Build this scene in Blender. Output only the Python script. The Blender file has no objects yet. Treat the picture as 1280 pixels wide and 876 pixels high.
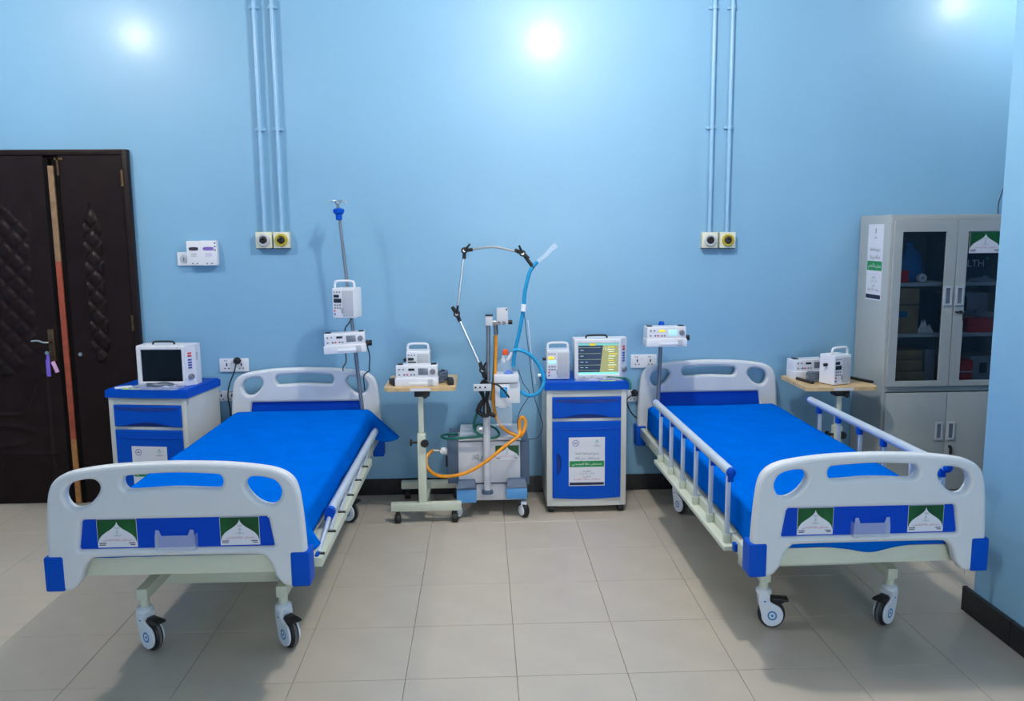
import bpy, bmesh, math, random
from mathutils import Vector, Matrix, noise
random.seed(7)
C = bpy.context.scene.collection
SC = bpy.context.scene
PI = math.pi
# ------------------------------------------------------------------ camera
F_PX, PITCH, YAW, ROLL, CAM_H = 1028.24, .1408, .0361, -.009, 1.75
_f = Vector((math.sin(YAW)*math.cos(PITCH), math.cos(YAW)*math.cos(PITCH), -math.sin(PITCH)))
_r = Vector((math.cos(YAW), -math.sin(YAW), 0)); _u = _r.cross(_f)
_r2 = math.cos(ROLL)*_r + math.sin(ROLL)*_u; _u2 = -math.sin(ROLL)*_r + math.cos(ROLL)*_u
cam = bpy.data.cameras.new('camera'); cam.sensor_width = 36; cam.sensor_fit = 'HORIZONTAL'
cam.lens = F_PX/1280*36; cam.clip_start = .05
co = bpy.data.objects.new('camera', cam); C.objects.link(co)
m = Matrix((_r2, _u2, -_f)).transposed().to_4x4(); m.translation = (0, 0, CAM_H)
co.matrix_world = m; SC.camera = co

def ray(x, y): return _r2*((x-640)/F_PX) - _u2*((y-438)/F_PX) + _f
def at(x, y, Y):                      # photo position seen on the upright plane at depth Y -> world point
    d = ray(x, y); t = Y/d.y
    return Vector((d.x*t, Y, CAM_H + d.z*t))
def atX(x, y, X):
    d = ray(x, y); t = X/d.x
    return Vector((X, d.y*t, CAM_H + d.z*t))
# ------------------------------------------------------------------ light
SC.view_settings.view_transform = 'Standard'; SC.view_settings.look = 'None'
SC.view_settings.exposure = 0.0; SC.view_settings.gamma = 1.0
w = bpy.data.worlds.new('room_air'); SC.world = w; w.use_nodes = True
w.node_tree.nodes['Background'].inputs[0].default_value = (.75, .85, 1, 1)
w.node_tree.nodes['Background'].inputs[1].default_value = .05
def lamp(name, loc, power, r=.12, col=(1, .95, .88)):
    l = bpy.data.lights.new(name, 'POINT'); l.shadow_soft_size = r; l.energy = power; l.color = col
    o = bpy.data.objects.new(name, l); C.objects.link(o); o.location = loc
    return o
lamp('ceiling_lamp', (.556, 3.64, 3.36), 150, .09)
lamp('ceiling_lamp', (-2.83, 3.64, 3.40), 97, .09)
lamp('ceiling_lamp', (3.45, 4.75, 3.36), 24, .09)
l = bpy.data.lights.new('cool_fill_light', 'AREA'); l.shape = 'RECTANGLE'; l.size = 2.4; l.size_y = 1.6; l.energy = 115; l.color = (.86, .93, 1)  # broad cool fill added behind the camera; no window is built there
o = bpy.data.objects.new('cool_fill_light', l); C.objects.link(o); o.location = (1.0, -3.15, 1.7); o.rotation_euler = (PI/2, 0, 0)
# ------------------------------------------------------------------ materials
MATS = {}
def mat(name, col, rough=.5, metal=0., var=.06, scale=12., bump=0., bscale=60., trans=0., emit=None, spec=.5, alpha=1., coat=0., ior=1.45):
    if name in MATS: return MATS[name]
    M = bpy.data.materials.new(name); M.use_nodes = True; nt = M.node_tree; b = nt.nodes['Principled BSDF']
    b.inputs['Roughness'].default_value = rough; b.inputs['Metallic'].default_value = metal
    b.inputs['Specular IOR Level'].default_value = spec; b.inputs['Transmission Weight'].default_value = trans
    b.inputs['Alpha'].default_value = alpha; b.inputs['Coat Weight'].default_value = coat; b.inputs['IOR'].default_value = ior
    tc = nt.nodes.new('ShaderNodeTexCoord'); n = nt.nodes.new('ShaderNodeTexNoise'); n.inputs['Scale'].default_value = scale
    n.inputs['Detail'].default_value = 4
    nt.links.new(tc.outputs['Object'], n.inputs['Vector'])
    r = nt.nodes.new('ShaderNodeValToRGB'); r.color_ramp.elements[0].position = .3; r.color_ramp.elements[1].position = .7
    r.color_ramp.elements[0].color = [max(0, c*(1-var)) for c in col] + [1]; r.color_ramp.elements[1].color = [min(1, c*(1+var)) for c in col] + [1]
    nt.links.new(n.outputs['Fac'], r.inputs['Fac']); nt.links.new(r.outputs['Color'], b.inputs['Base Color'])
    if bump:
        n2 = nt.nodes.new('ShaderNodeTexNoise'); n2.inputs['Scale'].default_value = bscale; n2.inputs['Detail'].default_value = 3
        nt.links.new(tc.outputs['Object'], n2.inputs['Vector'])
        bp = nt.nodes.new('ShaderNodeBump'); bp.inputs['Strength'].default_value = bump; bp.inputs['Distance'].default_value = .01
        nt.links.new(n2.outputs['Fac'], bp.inputs['Height']); nt.links.new(bp.outputs['Normal'], b.inputs['Normal'])
    if emit:
        b.inputs['Emission Color'].default_value = list(emit[0]) + [1]; b.inputs['Emission Strength'].default_value = emit[1]
    MATS[name] = M
    return M
def srgb(r, g, b):
    f = lambda v: (v/255/12.92) if v/255 <= .04045 else ((v/255+.055)/1.055)**2.4
    return (f(r), f(g), f(b))
WALL = mat('wall_paint_blue', (.205, .412, .60), .45, 0, .03, 1.6, .04, 9, coat=.15)
WALL.node_tree.nodes['Principled BSDF'].inputs['Coat Roughness'].default_value = .2
CEIL = mat('ceiling_paint', (.8, .8, .8), .8)
TILE = mat('floor_tile_beige', (.51, .452, .378), .3, 0, .05, 5, .01, 30)
GROUT = mat('tile_grout', (.23, .20, .17), .8)
SKIRT = mat('granite_black', (.012, .012, .014), .3, 0, .5, 60)
DOORM = mat('door_dark_brown', (.012, .006, .006), .42, 0, .25, 8, .06, 120, spec=.2)
DOORD = mat('door_edge_dark', (.004, .003, .003), .7, spec=.1)
TIMB = mat('timber_pale', (.25, .15, .08), .7, 0, .2, 25)
TIMB2 = mat('timber_red', (.30, .06, .03), .6, 0, .2, 25)
TIMB3 = mat('timber_ochre', (.40, .17, .05), .7, 0, .2, 25)
BRASS = mat('worn_brass', (.12, .075, .04), .45, .8, .3, 40)
STEEL = mat('steel', (.55, .57, .58), .28, .9, .05, 40)
ALU = mat('brushed_aluminium', (.20, .23, .28), .38, .55, .05, 40)
WPL = mat('white_moulded_plastic', (.66, .69, .72), .38, 0, .02, 6)
BPL = mat('blue_moulded_plastic', (.0, .075, .50), .45, 0, .03, 6, spec=.15)
BDK = mat('blue_panel_plastic', (.0, .06, .52), .5, 0, .03, 6, spec=.18)
BREC = mat('blue_recess_shade', (.004, .035, .25), .6)  # darker blue: shade painted into the grips and beneath the drawer lip
CREAM = mat('cream_painted_steel', (.60, .64, .53), .4, 0, .03, 8)
SHEET = mat('blue_bed_sheet', (.0, .12, .58), .8, 0, .05, 9, .12, 900, spec=.0)
MATT = mat('blue_mattress_vinyl', (.0, .09, .60), .6, 0, .04, 9, .05, 300)
RAILM = mat('rail_satin_aluminium', (.60, .66, .74), .35, .25, .03, 20)
BLACK = mat('black_rubber', (.012, .012, .013), .5, 0, .2, 30)
GREYR = mat('grey_rubber', (.14, .14, .14), .6, 0, .1, 40)
CASTW = mat('caster_white', (.70, .76, .84), .35, 0, .02, 10)
CASTB = mat('caster_blue_print', (.02, .22, .52), .4)
DEV = mat('device_white_plastic', (.74, .75, .80), .35, 0, .02, 10)
DEV2 = mat('device_grey_plastic', (.48, .50, .55), .4, 0, .03, 10)
LCDK = mat('display_dark', (.02, .028, .04), .15, 0, .1, 30)
LCDG = mat('display_grey', (.16, .19, .24), .25, 0, .1, 30)
BTN = mat('button_grey', (.19, .20, .25), .4)
BTNB = mat('button_blue', (.05, .08, .35), .4)
BTNR = mat('button_red', (.65, .03, .05), .4)
SCRB = mat('monitor_glass_black', (.004, .006, .010), .12)
WOOD = mat('table_laminate_wood', (.62, .43, .22), .4, 0, .18, 20)
CAB = mat('cabinet_body_cream', (.60, .61, .57), .42, 0, .03, 8)
LOCK = mat('filing_grey_steel', (.40, .43, .43), .42, 0, .03, 8)
HND = mat('cup_handle_grey', (.46, .50, .56), .35, 0, .03, 10)
LOCKI = mat('filing_inside', (.62, .66, .68), .6)
GLASS = mat('door_glass', (.50, .57, .64), .02, 0, 0, 10, trans=1.0, ior=1.45)
CLEAR = mat('clear_plastic', (.80, .88, .97), .12, 0, 0, 10, alpha=.23, spec=.7)
CLEARB = mat('cloudy_plastic', (.55, .60, .72), .18, 0, .3, 30, alpha=.27, spec=.8)
PAPER = mat('white_paper', (.72, .73, .80), .7, 0, .02, 10)
GREEN = mat('sticker_green', (.006, .085, .022), .35, 0, .5, 7)
BAND = mat('notice_green', (.01, .24, .07), .6)
INK = mat('print_black', (.03, .03, .05), .7)
INKR = mat('print_red', (.48, .05, .08), .7)
INKG = mat('print_teal', (.05, .38, .30), .7)
INKN = mat('print_navy', (.012, .015, .05), .6)
INKP = mat('print_purple', (.20, .12, .45), .6)
INKW = mat('print_white', (.85, .87, .9), .6)
OUTL = mat('outlet_cream', (.66, .66, .52), .45)
YEL = mat('gas_yellow', (.42, .33, .02), .4)
HOSEB = mat('hose_blue', (.008, .30, .60), .35, 0, .06, 60)
HOSEO = mat('hose_orange', (.80, .30, .01), .4, 0, .06, 40)
HOSEG = mat('hose_green', (.005, .13, .09), .4, 0, .1, 40)
VENTW = mat('ventilator_white', (.60, .61, .66), .35, 0, .02, 8)
VENTG = mat('ventilator_slate', (.07, .11, .18), .45, 0, .05, 10)
VENTB = mat('ventilator_foot_blue', (.09, .30, .62), .4, 0, .04, 10)
ORANGE = mat('cap_orange', (.80, .09, .01), .4)
CARD = mat('cardboard', (.42, .27, .12), .8, 0, .15, 12)
RED = mat('red_box', (.70, .012, .012), .5)
NAVYB = mat('navy_box', (.012, .018, .04), .4)
BAGB = mat('blue_plastic_bag', (.01, .22, .62), .3, 0, .2, 15, .3, 40)
GREYBOX = mat('grey_box', (.42, .43, .50), .6)
PURP = mat('purple_ribbon', (.20, .12, .62), .6)
PINK = mat('pink_tag', (.70, .40, .65), .6)
LEAF = mat('leaflet_lime', (.45, .70, .16), .6)
GCAB = mat('cable_grey', (.10, .13, .18), .5)
LIT = lambda n, c, s=1.: mat(n, c, .3, 0, .0, 5, emit=(c, s))
E_CY = LIT('screen_cyan', (.20, .62, .55), .55); E_YE = LIT('screen_yellow', (.80, .62, .03), .6)
E_NV = LIT('screen_navy', (.012, .03, .075), .4); E_OL = LIT('screen_olive', (.28, .28, .12), .6)
E_LI = LIT('screen_trace', (.30, .42, .22), .5); E_WH = LIT('screen_white', (.62, .68, .50), .7); E_BL = LIT('screen_paleblue', (.36, .62, .66), .6)
# ------------------------------------------------------------------ mesh builder
class MB:
    def __init__(s, M=None): s.v = []; s.f = []; s.mi = []; s.mats = []; s.cur = 0; s.use(M) if M else None
    def use(s, M):
        if M not in s.mats: s.mats.append(M)
        s.cur = s.mats.index(M); return s
    def add(s, vs, fs, X=None):
        o = len(s.v)
        s.v += [tuple(X @ Vector(v)) if X is not None else tuple(v) for v in vs]
        s.f += [[i+o for i in f] for f in fs]; s.mi += [s.cur]*len(fs); return s
    def bm(s, b, X=None):
        b.verts.index_update()
        s.add([v.co[:] for v in b.verts], [[v.index for v in f.verts] for f in b.faces], X); b.free(); return s
    def box(s, lo, hi, bev=0., seg=2, X=None):
        b = bmesh.new(); bmesh.ops.create_cube(b, size=1)
        for v in b.verts: v.co = [lo[i] + (v.co[i]+.5)*(hi[i]-lo[i]) for i in range(3)]
        if bev: bmesh.ops.bevel(b, geom=b.edges[:], offset=bev, segments=seg, affect='EDGES', profile=.6)
        return s.bm(b, X)
    def cyl(s, p0, p1, r, r1=None, n=16):
        return s.tube([p0, p1], [r, r if r1 is None else r1], n)
    def tube(s, pts, r, n=8, closed=False):
        P = [Vector(p) for p in pts]; L = len(P); rr = r if isinstance(r, (list, tuple)) else [r]*L
        vs = []; fs = []; nrm = None
        for i in range(L):
            a = P[i-1] if (i > 0 or closed) else P[i]; b = P[(i+1) % L] if (i < L-1 or closed) else P[i]
            t = (b-a); t = t.normalized() if t.length > 1e-9 else Vector((0, 0, 1))
            if nrm is None: nrm = t.orthogonal().normalized()
            nrm = (nrm - t*nrm.dot(t)); nrm = nrm.normalized() if nrm.length > 1e-6 else t.orthogonal().normalized()
            bb = t.cross(nrm)
            for k in range(n):
                q = 2*PI*k/n; vs.append(P[i] + (nrm*math.cos(q) + bb*math.sin(q))*rr[i])
        for i in range(L if closed else L-1):
            for k in range(n):
                i2 = (i+1) % L; k2 = (k+1) % n
                fs.append([i*n+k, i*n+k2, i2*n+k2, i2*n+k])
        if not closed: fs.append(list(range(n))[::-1]); fs.append([(L-1)*n+k for k in range(n)])
        return s.add(vs, fs)
    def lathe(s, prof, X=None, n=20):     # prof: (r, z) list
        vs = []; fs = []
        for r, z in prof:
            for k in range(n): vs.append((r*math.cos(2*PI*k/n), r*math.sin(2*PI*k/n), z))
        for i in range(len(prof)-1):
            for k in range(n): fs.append([i*n+k, i*n+(k+1) % n, (i+1)*n+(k+1) % n, (i+1)*n+k])
        fs.append(list(range(n))[::-1]); fs.append([(len(prof)-1)*n+k for k in range(n)])
        return s.add(vs, fs, X)
    def sphere(s, c, r, n=12, sc=(1, 1, 1)):
        b = bmesh.new(); bmesh.ops.create_uvsphere(b, u_segments=n, v_segments=max(6, n//2+2), radius=1)
        for v in b.verts: v.co = Vector((v.co.x*r*sc[0], v.co.y*r*sc[1], v.co.z*r*sc[2])) + Vector(c)
        return s.bm(b)
    def prism(s, poly, d, X=None):       # poly in xy, extruded in z 0..d
        n = len(poly); vs = [(x, y, 0) for x, y in poly] + [(x, y, d) for x, y in poly]
        fs = [list(range(n))[::-1], list(range(n, 2*n))] + [[i, (i+1) % n, n+(i+1) % n, n+i] for i in range(n)]
        return s.add(vs, fs, X)
    def poly(s, pts, X=None): return s.add(pts, [list(range(len(pts)))], X)
    def plate(s, outer, holes, thick, bev, X=None):   # rounded plate with holes, drawn in x,z; thickness along y, centred
        cu = bpy.data.curves.new('t', 'CURVE'); cu.dimensions = '2D'; cu.fill_mode = 'BOTH'
        cu.extrude = max(0, thick/2-bev); cu.bevel_depth = bev; cu.bevel_resolution = 2; cu.offset = -bev
        for L in [outer]+holes:
            sp = cu.splines.new('POLY'); sp.points.add(len(L)-1); sp.use_cyclic_u = True
            for p, q in zip(sp.points, L): p.co = (q[0], q[1], 0, 1)
        o = bpy.data.objects.new('t', cu); C.objects.link(o)
        me = bpy.data.meshes.new_from_object(o.evaluated_get(bpy.context.evaluated_depsgraph_get()))
        R = Matrix.Rotation(PI/2, 4, 'X')
        s.add([v.co[:] for v in me.vertices], [list(p.vertices) for p in me.polygons], (X @ R) if X is not None else R)
        bpy.data.objects.remove(o); bpy.data.curves.remove(cu); bpy.data.meshes.remove(me); return s
    def text(s, body, size, X, align='CENTER', width=None):   # flat lettering facing local -y, drawn in x,z
        cu = bpy.data.curves.new('t', 'FONT'); cu.body = body; cu.size = size; cu.align_x = align; cu.align_y = 'CENTER'; cu.resolution_u = 2
        o = bpy.data.objects.new('t', cu); C.objects.link(o)
        me = bpy.data.meshes.new_from_object(o.evaluated_get(bpy.context.evaluated_depsgraph_get()))
        vs = [v.co.copy() for v in me.vertices]
        if width and vs:
            ww = max(v.x for v in vs)-min(v.x for v in vs); k = width/max(ww, 1e-6)
            cx = (max(v.x for v in vs)+min(v.x for v in vs))/2
            vs = [Vector(((v.x-cx)*k, v.y, 0)) for v in vs]
        s.add([(v.x, 0, v.y) for v in vs], [list(p.vertices) for p in me.polygons], X)
        bpy.data.objects.remove(o); bpy.data.curves.remove(cu); bpy.data.meshes.remove(me); return s
    def build(s, name, parent=None, loc=None, smooth=35, weld=False):
        me = bpy.data.meshes.new(name); me.from_pydata(s.v, [], s.f)
        for M in s.mats: me.materials.append(M)
        for p, i in zip(me.polygons, s.mi): p.material_index = i
        if weld:
            b = bmesh.new(); b.from_mesh(me); bmesh.ops.remove_doubles(b, verts=b.verts[:], dist=1e-5); b.to_mesh(me); b.free()
        b = bmesh.new(); b.from_mesh(me)
        if not any('print' in M.name or 'screen' in M.name for M in s.mats): bmesh.ops.recalc_face_normals(b, faces=b.faces[:])
        b.to_mesh(me); b.free()
        if smooth:
            for p in me.polygons: p.use_smooth = True
            me.set_sharp_from_angle(angle=math.radians(smooth))
        me.update()
        o = bpy.data.objects.new(name, me); C.objects.link(o)
        if parent: o.parent = parent
        if loc is not None: o.location = loc
        return o
def T(x, y, z, rz=0): return Matrix.Translation((x, y, z)) @ Matrix.Rotation(rz, 4, 'Z')
def empty(name, loc, rz=0, label=None, cat=None, group=None, kind=None):
    o = bpy.data.objects.new(name, None); C.objects.link(o); o.location = loc; o.rotation_euler = (0, 0, rz); o.empty_display_size = .1
    return tag(o, label, cat, group, kind)
def tag(o, label=None, cat=None, group=None, kind=None):
    for k, v in (('label', label), ('category', cat), ('group', group), ('kind', kind)):
        if v: o[k] = v
    return o
def spline(P, n=8, closed=False):
    P = [Vector(p) for p in P]; L = len(P); out = []
    for i in range(L if closed else L-1):
        g = lambda k: P[k % L] if closed else P[min(max(k, 0), L-1)]
        a, b, c, d = g(i-1), g(i), g(i+1), g(i+2)
        for k in range(n):
            t = k/n
            out.append(.5*((2*b)+(c-a)*t+(2*a-5*b+4*c-d)*t*t+(3*b-a-3*c+d)*t**3))
    if not closed: out.append(P[-1])
    return out
def spline2(P, n=6, closed=True): return [(v.x, v.y) for v in spline([(x, y, 0) for x, y in P], n, closed)]
def rrect(x0, z0, x1, z1, r, n=5):
    out = []
    for cx, cz, a in ((x1-r, z1-r, 0), (x0+r, z1-r, PI/2), (x0+r, z0+r, PI), (x1-r, z0+r, 1.5*PI)):
        for k in range(n+1): q = a+PI/2*k/n; out.append((cx+r*math.cos(q), cz+r*math.sin(q)))
    return out
# Arabic lettering: joined presentation forms, laid out right to left
_AR = {'ا': 'ﺍﺎ', 'أ': 'ﺃﺄ', 'إ': 'ﺇﺈ', 'ب': 'ﺏﺐﺑﺒ', 'ة': 'ﺓﺔ', 'ت': 'ﺕﺖﺗﺘ', 'ث': 'ﺙﺚﺛﺜ', 'ج': 'ﺝﺞﺟﺠ', 'ح': 'ﺡﺢﺣﺤ', 'خ': 'ﺥﺦﺧﺨ',
       'د': 'ﺩﺪ', 'ر': 'ﺭﺮ', 'ز': 'ﺯﺰ', 'س': 'ﺱﺲﺳﺴ', 'ش': 'ﺵﺶﺷﺸ', 'ص': 'ﺹﺺﺻﺼ', 'ط': 'ﻁﻂﻃﻄ', 'ع': 'ﻉﻊﻋﻌ', 'ف': 'ﻑﻒﻓﻔ', 'ق': 'ﻕﻖﻗﻘ',
       'ك': 'ﻙﻚﻛﻜ', 'ل': 'ﻝﻞﻟﻠ', 'م': 'ﻡﻢﻣﻤ', 'ن': 'ﻥﻦﻧﻨ', 'ه': 'ﻩﻪﻫﻬ', 'و': 'ﻭﻮ', 'ي': 'ﻱﻲﻳﻴ', 'ى': 'ﻯﻰ', 'ء': 'ﺀ', 'ئ': 'ﺉﺊﺋﺌ'}
def arabic(t):
    out = []
    for i, c in enumerate(t):
        if c not in _AR: out.append(c); continue
        f = _AR[c]; p = t[i-1] if i else ' '; q = t[i+1] if i+1 < len(t) else ' '
        jp = p in _AR and len(_AR[p]) == 4 and len(f) > 1; jn = q in _AR and len(_AR[q]) > 1 and len(f) == 4
        out.append(f[(1 if jp else 0)+(2 if jn else 0)])
    return ''.join(reversed(out))
HOSP = arabic('مستشفى دنقلا التخصصي'); SADA = arabic('صدقات'); IHDA = arabic('إهداء')
# ------------------------------------------------------------------ room shell
WY = 5.44
CX, CY = 2.232, 3.50                        # corner of the right-hand wall
XL, XR, YB, ZC = -4.2, 4.1, -3.2, 3.5
o = MB(WALL).box((XL-.1, WY, -.05), (XR+.1, WY+.12, ZC+.05)).build('wall_back'); tag(o, kind='structure')
o = MB(WALL).box((CX, YB, 0), (XR+.1, CY, ZC), .006, 1).build('wall_right'); tag(o, kind='structure')
o = MB(WALL).box((XR, CY, 0), (XR+.1, WY, ZC)).build('wall_recess'); tag(o, kind='structure')
o = MB(WALL).box((XL-.1, YB, 0), (XL, WY, ZC)).build('wall_left'); tag(o, kind='structure')
o = MB(WALL).box((XL-.1, YB-.1, 0), (XR+.1, YB, ZC)).build('wall_front'); tag(o, kind='structure')
o = MB(CEIL).box((XL-.1, YB-.1, ZC), (XR+.1, WY+.1, ZC+.1)).build('ceiling'); tag(o, kind='structure')
floor = MB(GROUT).box((XL-.1, YB-.1, -.1), (XR+.1, WY+.1, -.0035)).build('floor'); tag(floor, kind='structure')
TS, TX, TY = .4445, -.7697, 3.07
tile_me = None
for i in range(-6, 8):
    for j in range(-4, 6):
        x0, y0 = TX+i*TS, TY+j*TS
        if x0 < XL-.1 or (x0 > CX and y0+TS < CY): continue
        y1 = min(y0+TS, WY-.001)
        g = .0012
        if j == 5 or tile_me is None:
            t = MB(TILE).box((g, g, -.008), (TS-g, y1-y0-g, 0), .0012, 1).build('tile', floor, smooth=0)
            if tile_me is None and j != 5: tile_me = t.data
        else:
            t = bpy.data.objects.new('tile', tile_me); C.objects.link(t); t.parent = floor
        t.location = (x0, y0, random.uniform(-.0004, 0))
# rest of the floor beyond the laid tiles in view
def skirting(name, p0, p1, th, step, first):
    root = empty(name, p0, 0, kind='structure')
    d = Vector(p1)-Vector(p0); L = d.length; rz = math.atan2(d.y, d.x); root.rotation_euler.z = rz
    a = 0; b = first
    while a < L-.001:
        b = min(b, L)
        MB(SKIRT).box((a+.001, -th, .001), (b-.001, 0, .112), .002, 1).build('tile', root)
        a = b; b += step
    return root
skirting('baseboard_back', (-2.18, WY, 0), (XR, WY, 0), .012, .4445, .30)
skirting('baseboard_right', (CX, YB, 0), (CX, CY+.05, 0), -.018, .4445, .177)
skirting('baseboard_recess', (XR, CY, 0), (XR, WY, 0), -.012, .4445, .3)
# ------------------------------------------------------------------ door
door = empty('door_1', (-2.75, WY, 0), kind='structure')
ZT = 2.30
fr = MB(DOORM).box((.49, -.05, 0), (.525, 0, ZT), .004).box((-1.05, -.05, ZT-.035), (.49, 0, ZT), .004).box((-1.09, -.05, 0), (-1.05, 0, ZT), .004)
fr.box((-1.05, -.006, 0), (.49, 0, ZT-.03)).build('door_frame', door)
def leaf_mesh(w, h, fn, nx, nz):
    b = MB(DOORM); vs = []; fs = []
    for j in range(nz+1):
        for i in range(nx+1):
            x = w*i/nx; z = h*j/nz
            vs.append((x, -.042-fn(x, z), z))
    for j in range(nz):
        for i in range(nx):
            a = j*(nx+1)+i; fs.append([a, a+1, a+nx+2, a+nx+1])
    b.add(vs, fs); b.box((0, -.0415, 0), (w, -.008, h)); return b
def quilt(x, z, cx, cz, p):
    u = (x-cx)/p + (z-cz)/(p*1.15); v = (x-cx)/p - (z-cz)/(p*1.15)
    return .012*min(1, 1.7*abs(math.sin(PI*u/2)*math.sin(PI*v/2)))
def fn_right(x, z):
    cx = .175; d = 0
    if .95 < z < 1.98:
        hw = .055 if 1.05 < z < 1.80 else .055*max(0, 1-abs(z-(1.05 if z < 1.1 else 1.80))/.17)
        if abs(x-cx) < hw: d = quilt(x, z, cx, 1.42, .055)*1.2
    return d
def ridge(d, w=.012): return .008*math.exp(-(d/w)**2)
def fn_left(x, z):
    d = 0; r = abs(x-.50)
    if z > .82:
        zt = 2.06-.28*(r/.40)**2; zb = .86+.30*(r/.40)**5
        if r < .40 and zb < z < zt: d = quilt(x, z, .50, 1.45, .062)
    z2 = .60+.28*sm_(.25, .43, r)
    if r < .45: d += ridge(z-z2)
    if z < z2 and r < .47:
        d += ridge(r-.43) + ridge(z-.34)
        d += ridge((math.hypot((x-.50)/.34, (z-.46)/.075)-1)*.07)
    return d
def sm_(a, b, x): t = min(1, max(0, (x-a)/(b-a))); return t*t*(3-2*t)
leaf_mesh(.392, ZT-.04, fn_right, 60, 220).build('right_leaf', door, (.094, 0, .004))
leaf_mesh(1.03, ZT-.04, fn_left, 120, 220).build('left_leaf', door, (-1.03, 0, .004))
st = MB(TIMB).box((.034, -.058, 1.60), (.068, -.01, ZT-.10)).use(TIMB2).box((.034, -.058, .44), (.068, -.01, 1.60)).use(TIMB3).box((.034, -.058, .005), (.068, -.01, .44))
st.build('timber_edge', door)
for a_, b_ in ((.0, .034), (.068, .096)): MB(DOORD).box((a_, -.046, .0), (b_, -.008, ZT-.05)).build('door_gap_seal', door)
hp = MB(BRASS).box((-.058, -.056, .955), (-.018, -.042, 1.165), .004)
hp.tube([(-.038, -.05, 1.085), (-.038, -.09, 1.085)], .009, 10).build('handle_plate', door)
lv = MB(STEEL).tube(spline([(-.038, -.09, 1.085), (-.07, -.095, 1.087), (-.105, -.092, 1.097), (-.145, -.09, 1.094)], 5), .0065, 8)
lv.build('door_lever', door)
MB(STEEL).cyl((.137, -.042, 1.0), (.137, -.052, 1.0), .012, n=12).build('lock_cylinder', door)
for z in (2.12, 1.2, .25): MB(BRASS).cyl((.488, -.052, z-.05), (.488, -.052, z+.05), .009, n=10).build('hinge', door)
MB(BRASS).box((.088, -.052, ZT-.16), (.10, -.04, ZT-.05)).box((.075, -.052, ZT-.065), (.13, -.04, ZT-.05)).build('top_bolt', door)
kx = Vector((-2.792, WY-.095, .985))
kt = empty('key_ribbon', kx, 0, 'purple ribbon with pink tag hanging from the key in the dark door', 'key ribbon')
MB(PURP).box((-.020, -.006, -.120), (.006, .004, -.01), .004).box((-.012, -.008, -.02), (.006, .006, .03), .003).build('ribbon', kt)
MB(PINK).box((.004, -.010, -.105), (.030, -.004, -.03), .003, X=Matrix.Rotation(-.35, 4, 'Y')).build('tag', kt)
MB(STEEL).cyl((-.003, .05, .035), (-.003, -.01, .035), .003).lathe([(.012, -.002), (.012, .002)], Matrix.Translation((-.003, -.012, .035)) @ Matrix.Rotation(PI/2, 4, 'X'), 14).build('key', kt)
# ------------------------------------------------------------------ wall services
PIPE = mat('pipe_paint_blue', (.26, .47, .68), .3, 0, .03, 6)
def outlet(px, py, ring, label, grp=None):
    p = at(px, py, WY); s = .052
    r = empty('gas_outlet', (p.x, WY, p.z), 0, label, 'gas outlet')
    MB(OUTL).box((-s, -.05, -s), (s, 0, s), .006).build('housing', r)
    R = Matrix.Translation((0, -.05, 0)) @ Matrix.Rotation(PI/2, 4, 'X')
    MB(ring).lathe([(.040, 0), (.040, .010), (.036, .014), (.027, .014), (.025, .006)], R, 24).build('ring', r)
    MB(BLACK).lathe([(.022, 0), (.022, .017), (.014, .020), (.008, .012)], R, 20).build('socket', r)
    MB(BLACK).box((-s+.003, -.04, -s-.004), (s-.003, 0, -s+.001)).build('shade_strip', r)  # solid black strip painting the shade under the housing
    return p
def pipe(px, side, label):
    zt = ZC-.01; zb = at(px, 290, WY).z
    x = at(px, 290, WY).x
    r = empty('gas_pipe', (x, WY, zb), 0, label, 'gas pipe')
    MB(PIPE).cyl((0, -.034, 0), (0, -.034, zt-zb), .0125, n=14).build('tube', r)
    for zc in (2.42, 3.16):
        b = MB(PIPE).lathe([(.0165, -.012), (.0165, .012)], T(0, -.034, zc-zb), 14)
        b.box((-.032, -.018, -.009), (.032, -.001, .009), .002, X=T(0, 0, zc-zb)).build('clamp', r)
WH = mat('outlet_ring_white', (.5, .52, .55), .4)
outlet(332, 300, WH, 'cream gas outlet with white ring, left one above the left bed')
outlet(354, 300, YEL, 'cream gas outlet with yellow ring, right one above the left bed')
outlet(885, 300, WH, 'cream gas outlet with white ring, left one above the right bed')
outlet(907, 300, YEL, 'cream gas outlet with yellow ring, right one above the right bed')
pipe(332.5, 0, 'blue painted wall pipe above the white-ringed outlet near the left bed')
pipe(354, 0, 'blue painted wall pipe above the yellow-ringed outlet near the left bed')
pipe(885, 0, 'blue painted wall pipe above the white-ringed outlet near the right bed')
pipe(906.5, 0, 'blue painted wall pipe above the yellow-ringed outlet near the right bed')
def sockets(x0, y0, x1, y1, n, label):
    a = at(x0, y1, WY); b = at(x1, y0, WY); cx, cz = (a.x+b.x)/2, (a.z+b.z)/2; w, h = (b.x-a.x)/2, (b.z-a.z)/2
    r = empty('wall_socket', (cx, WY, cz), 0, label, 'socket')
    MB(DEV).box((-w, -.012, -h), (w, 0, h), .004).build('face_plate', r)
    for k in range(n):
        mx = -w + (2*k+1)*w/n
        q = MB(BLACK)
        q.box((mx-.004, -.0145, -.005), (mx+.004, -.011, .014)).box((mx-.016, -.0145, -.024), (mx-.008, -.011, -.018)).box((mx+.008, -.0145, -.024), (mx+.016, -.011, -.018))
        q.cyl((mx-.012, -.011, .03), (mx-.012, -.0145, .03), .0035, n=8).cyl((mx, -.011, .03), (mx, -.0145, .03), .0035, n=8)
        q.build('pin_holes', r)
        MB(DEV).box((mx+w/n*.55, -.017, .012), (mx+w/n*.8, -.011, .03), .002).build('switch', r)
    return Vector((cx, WY, cz)), w, h
c1, w1, h1 = sockets(275.5, 447.5, 311, 464.5, 2, 'double white socket above the left bed head with a plug in it')
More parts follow.
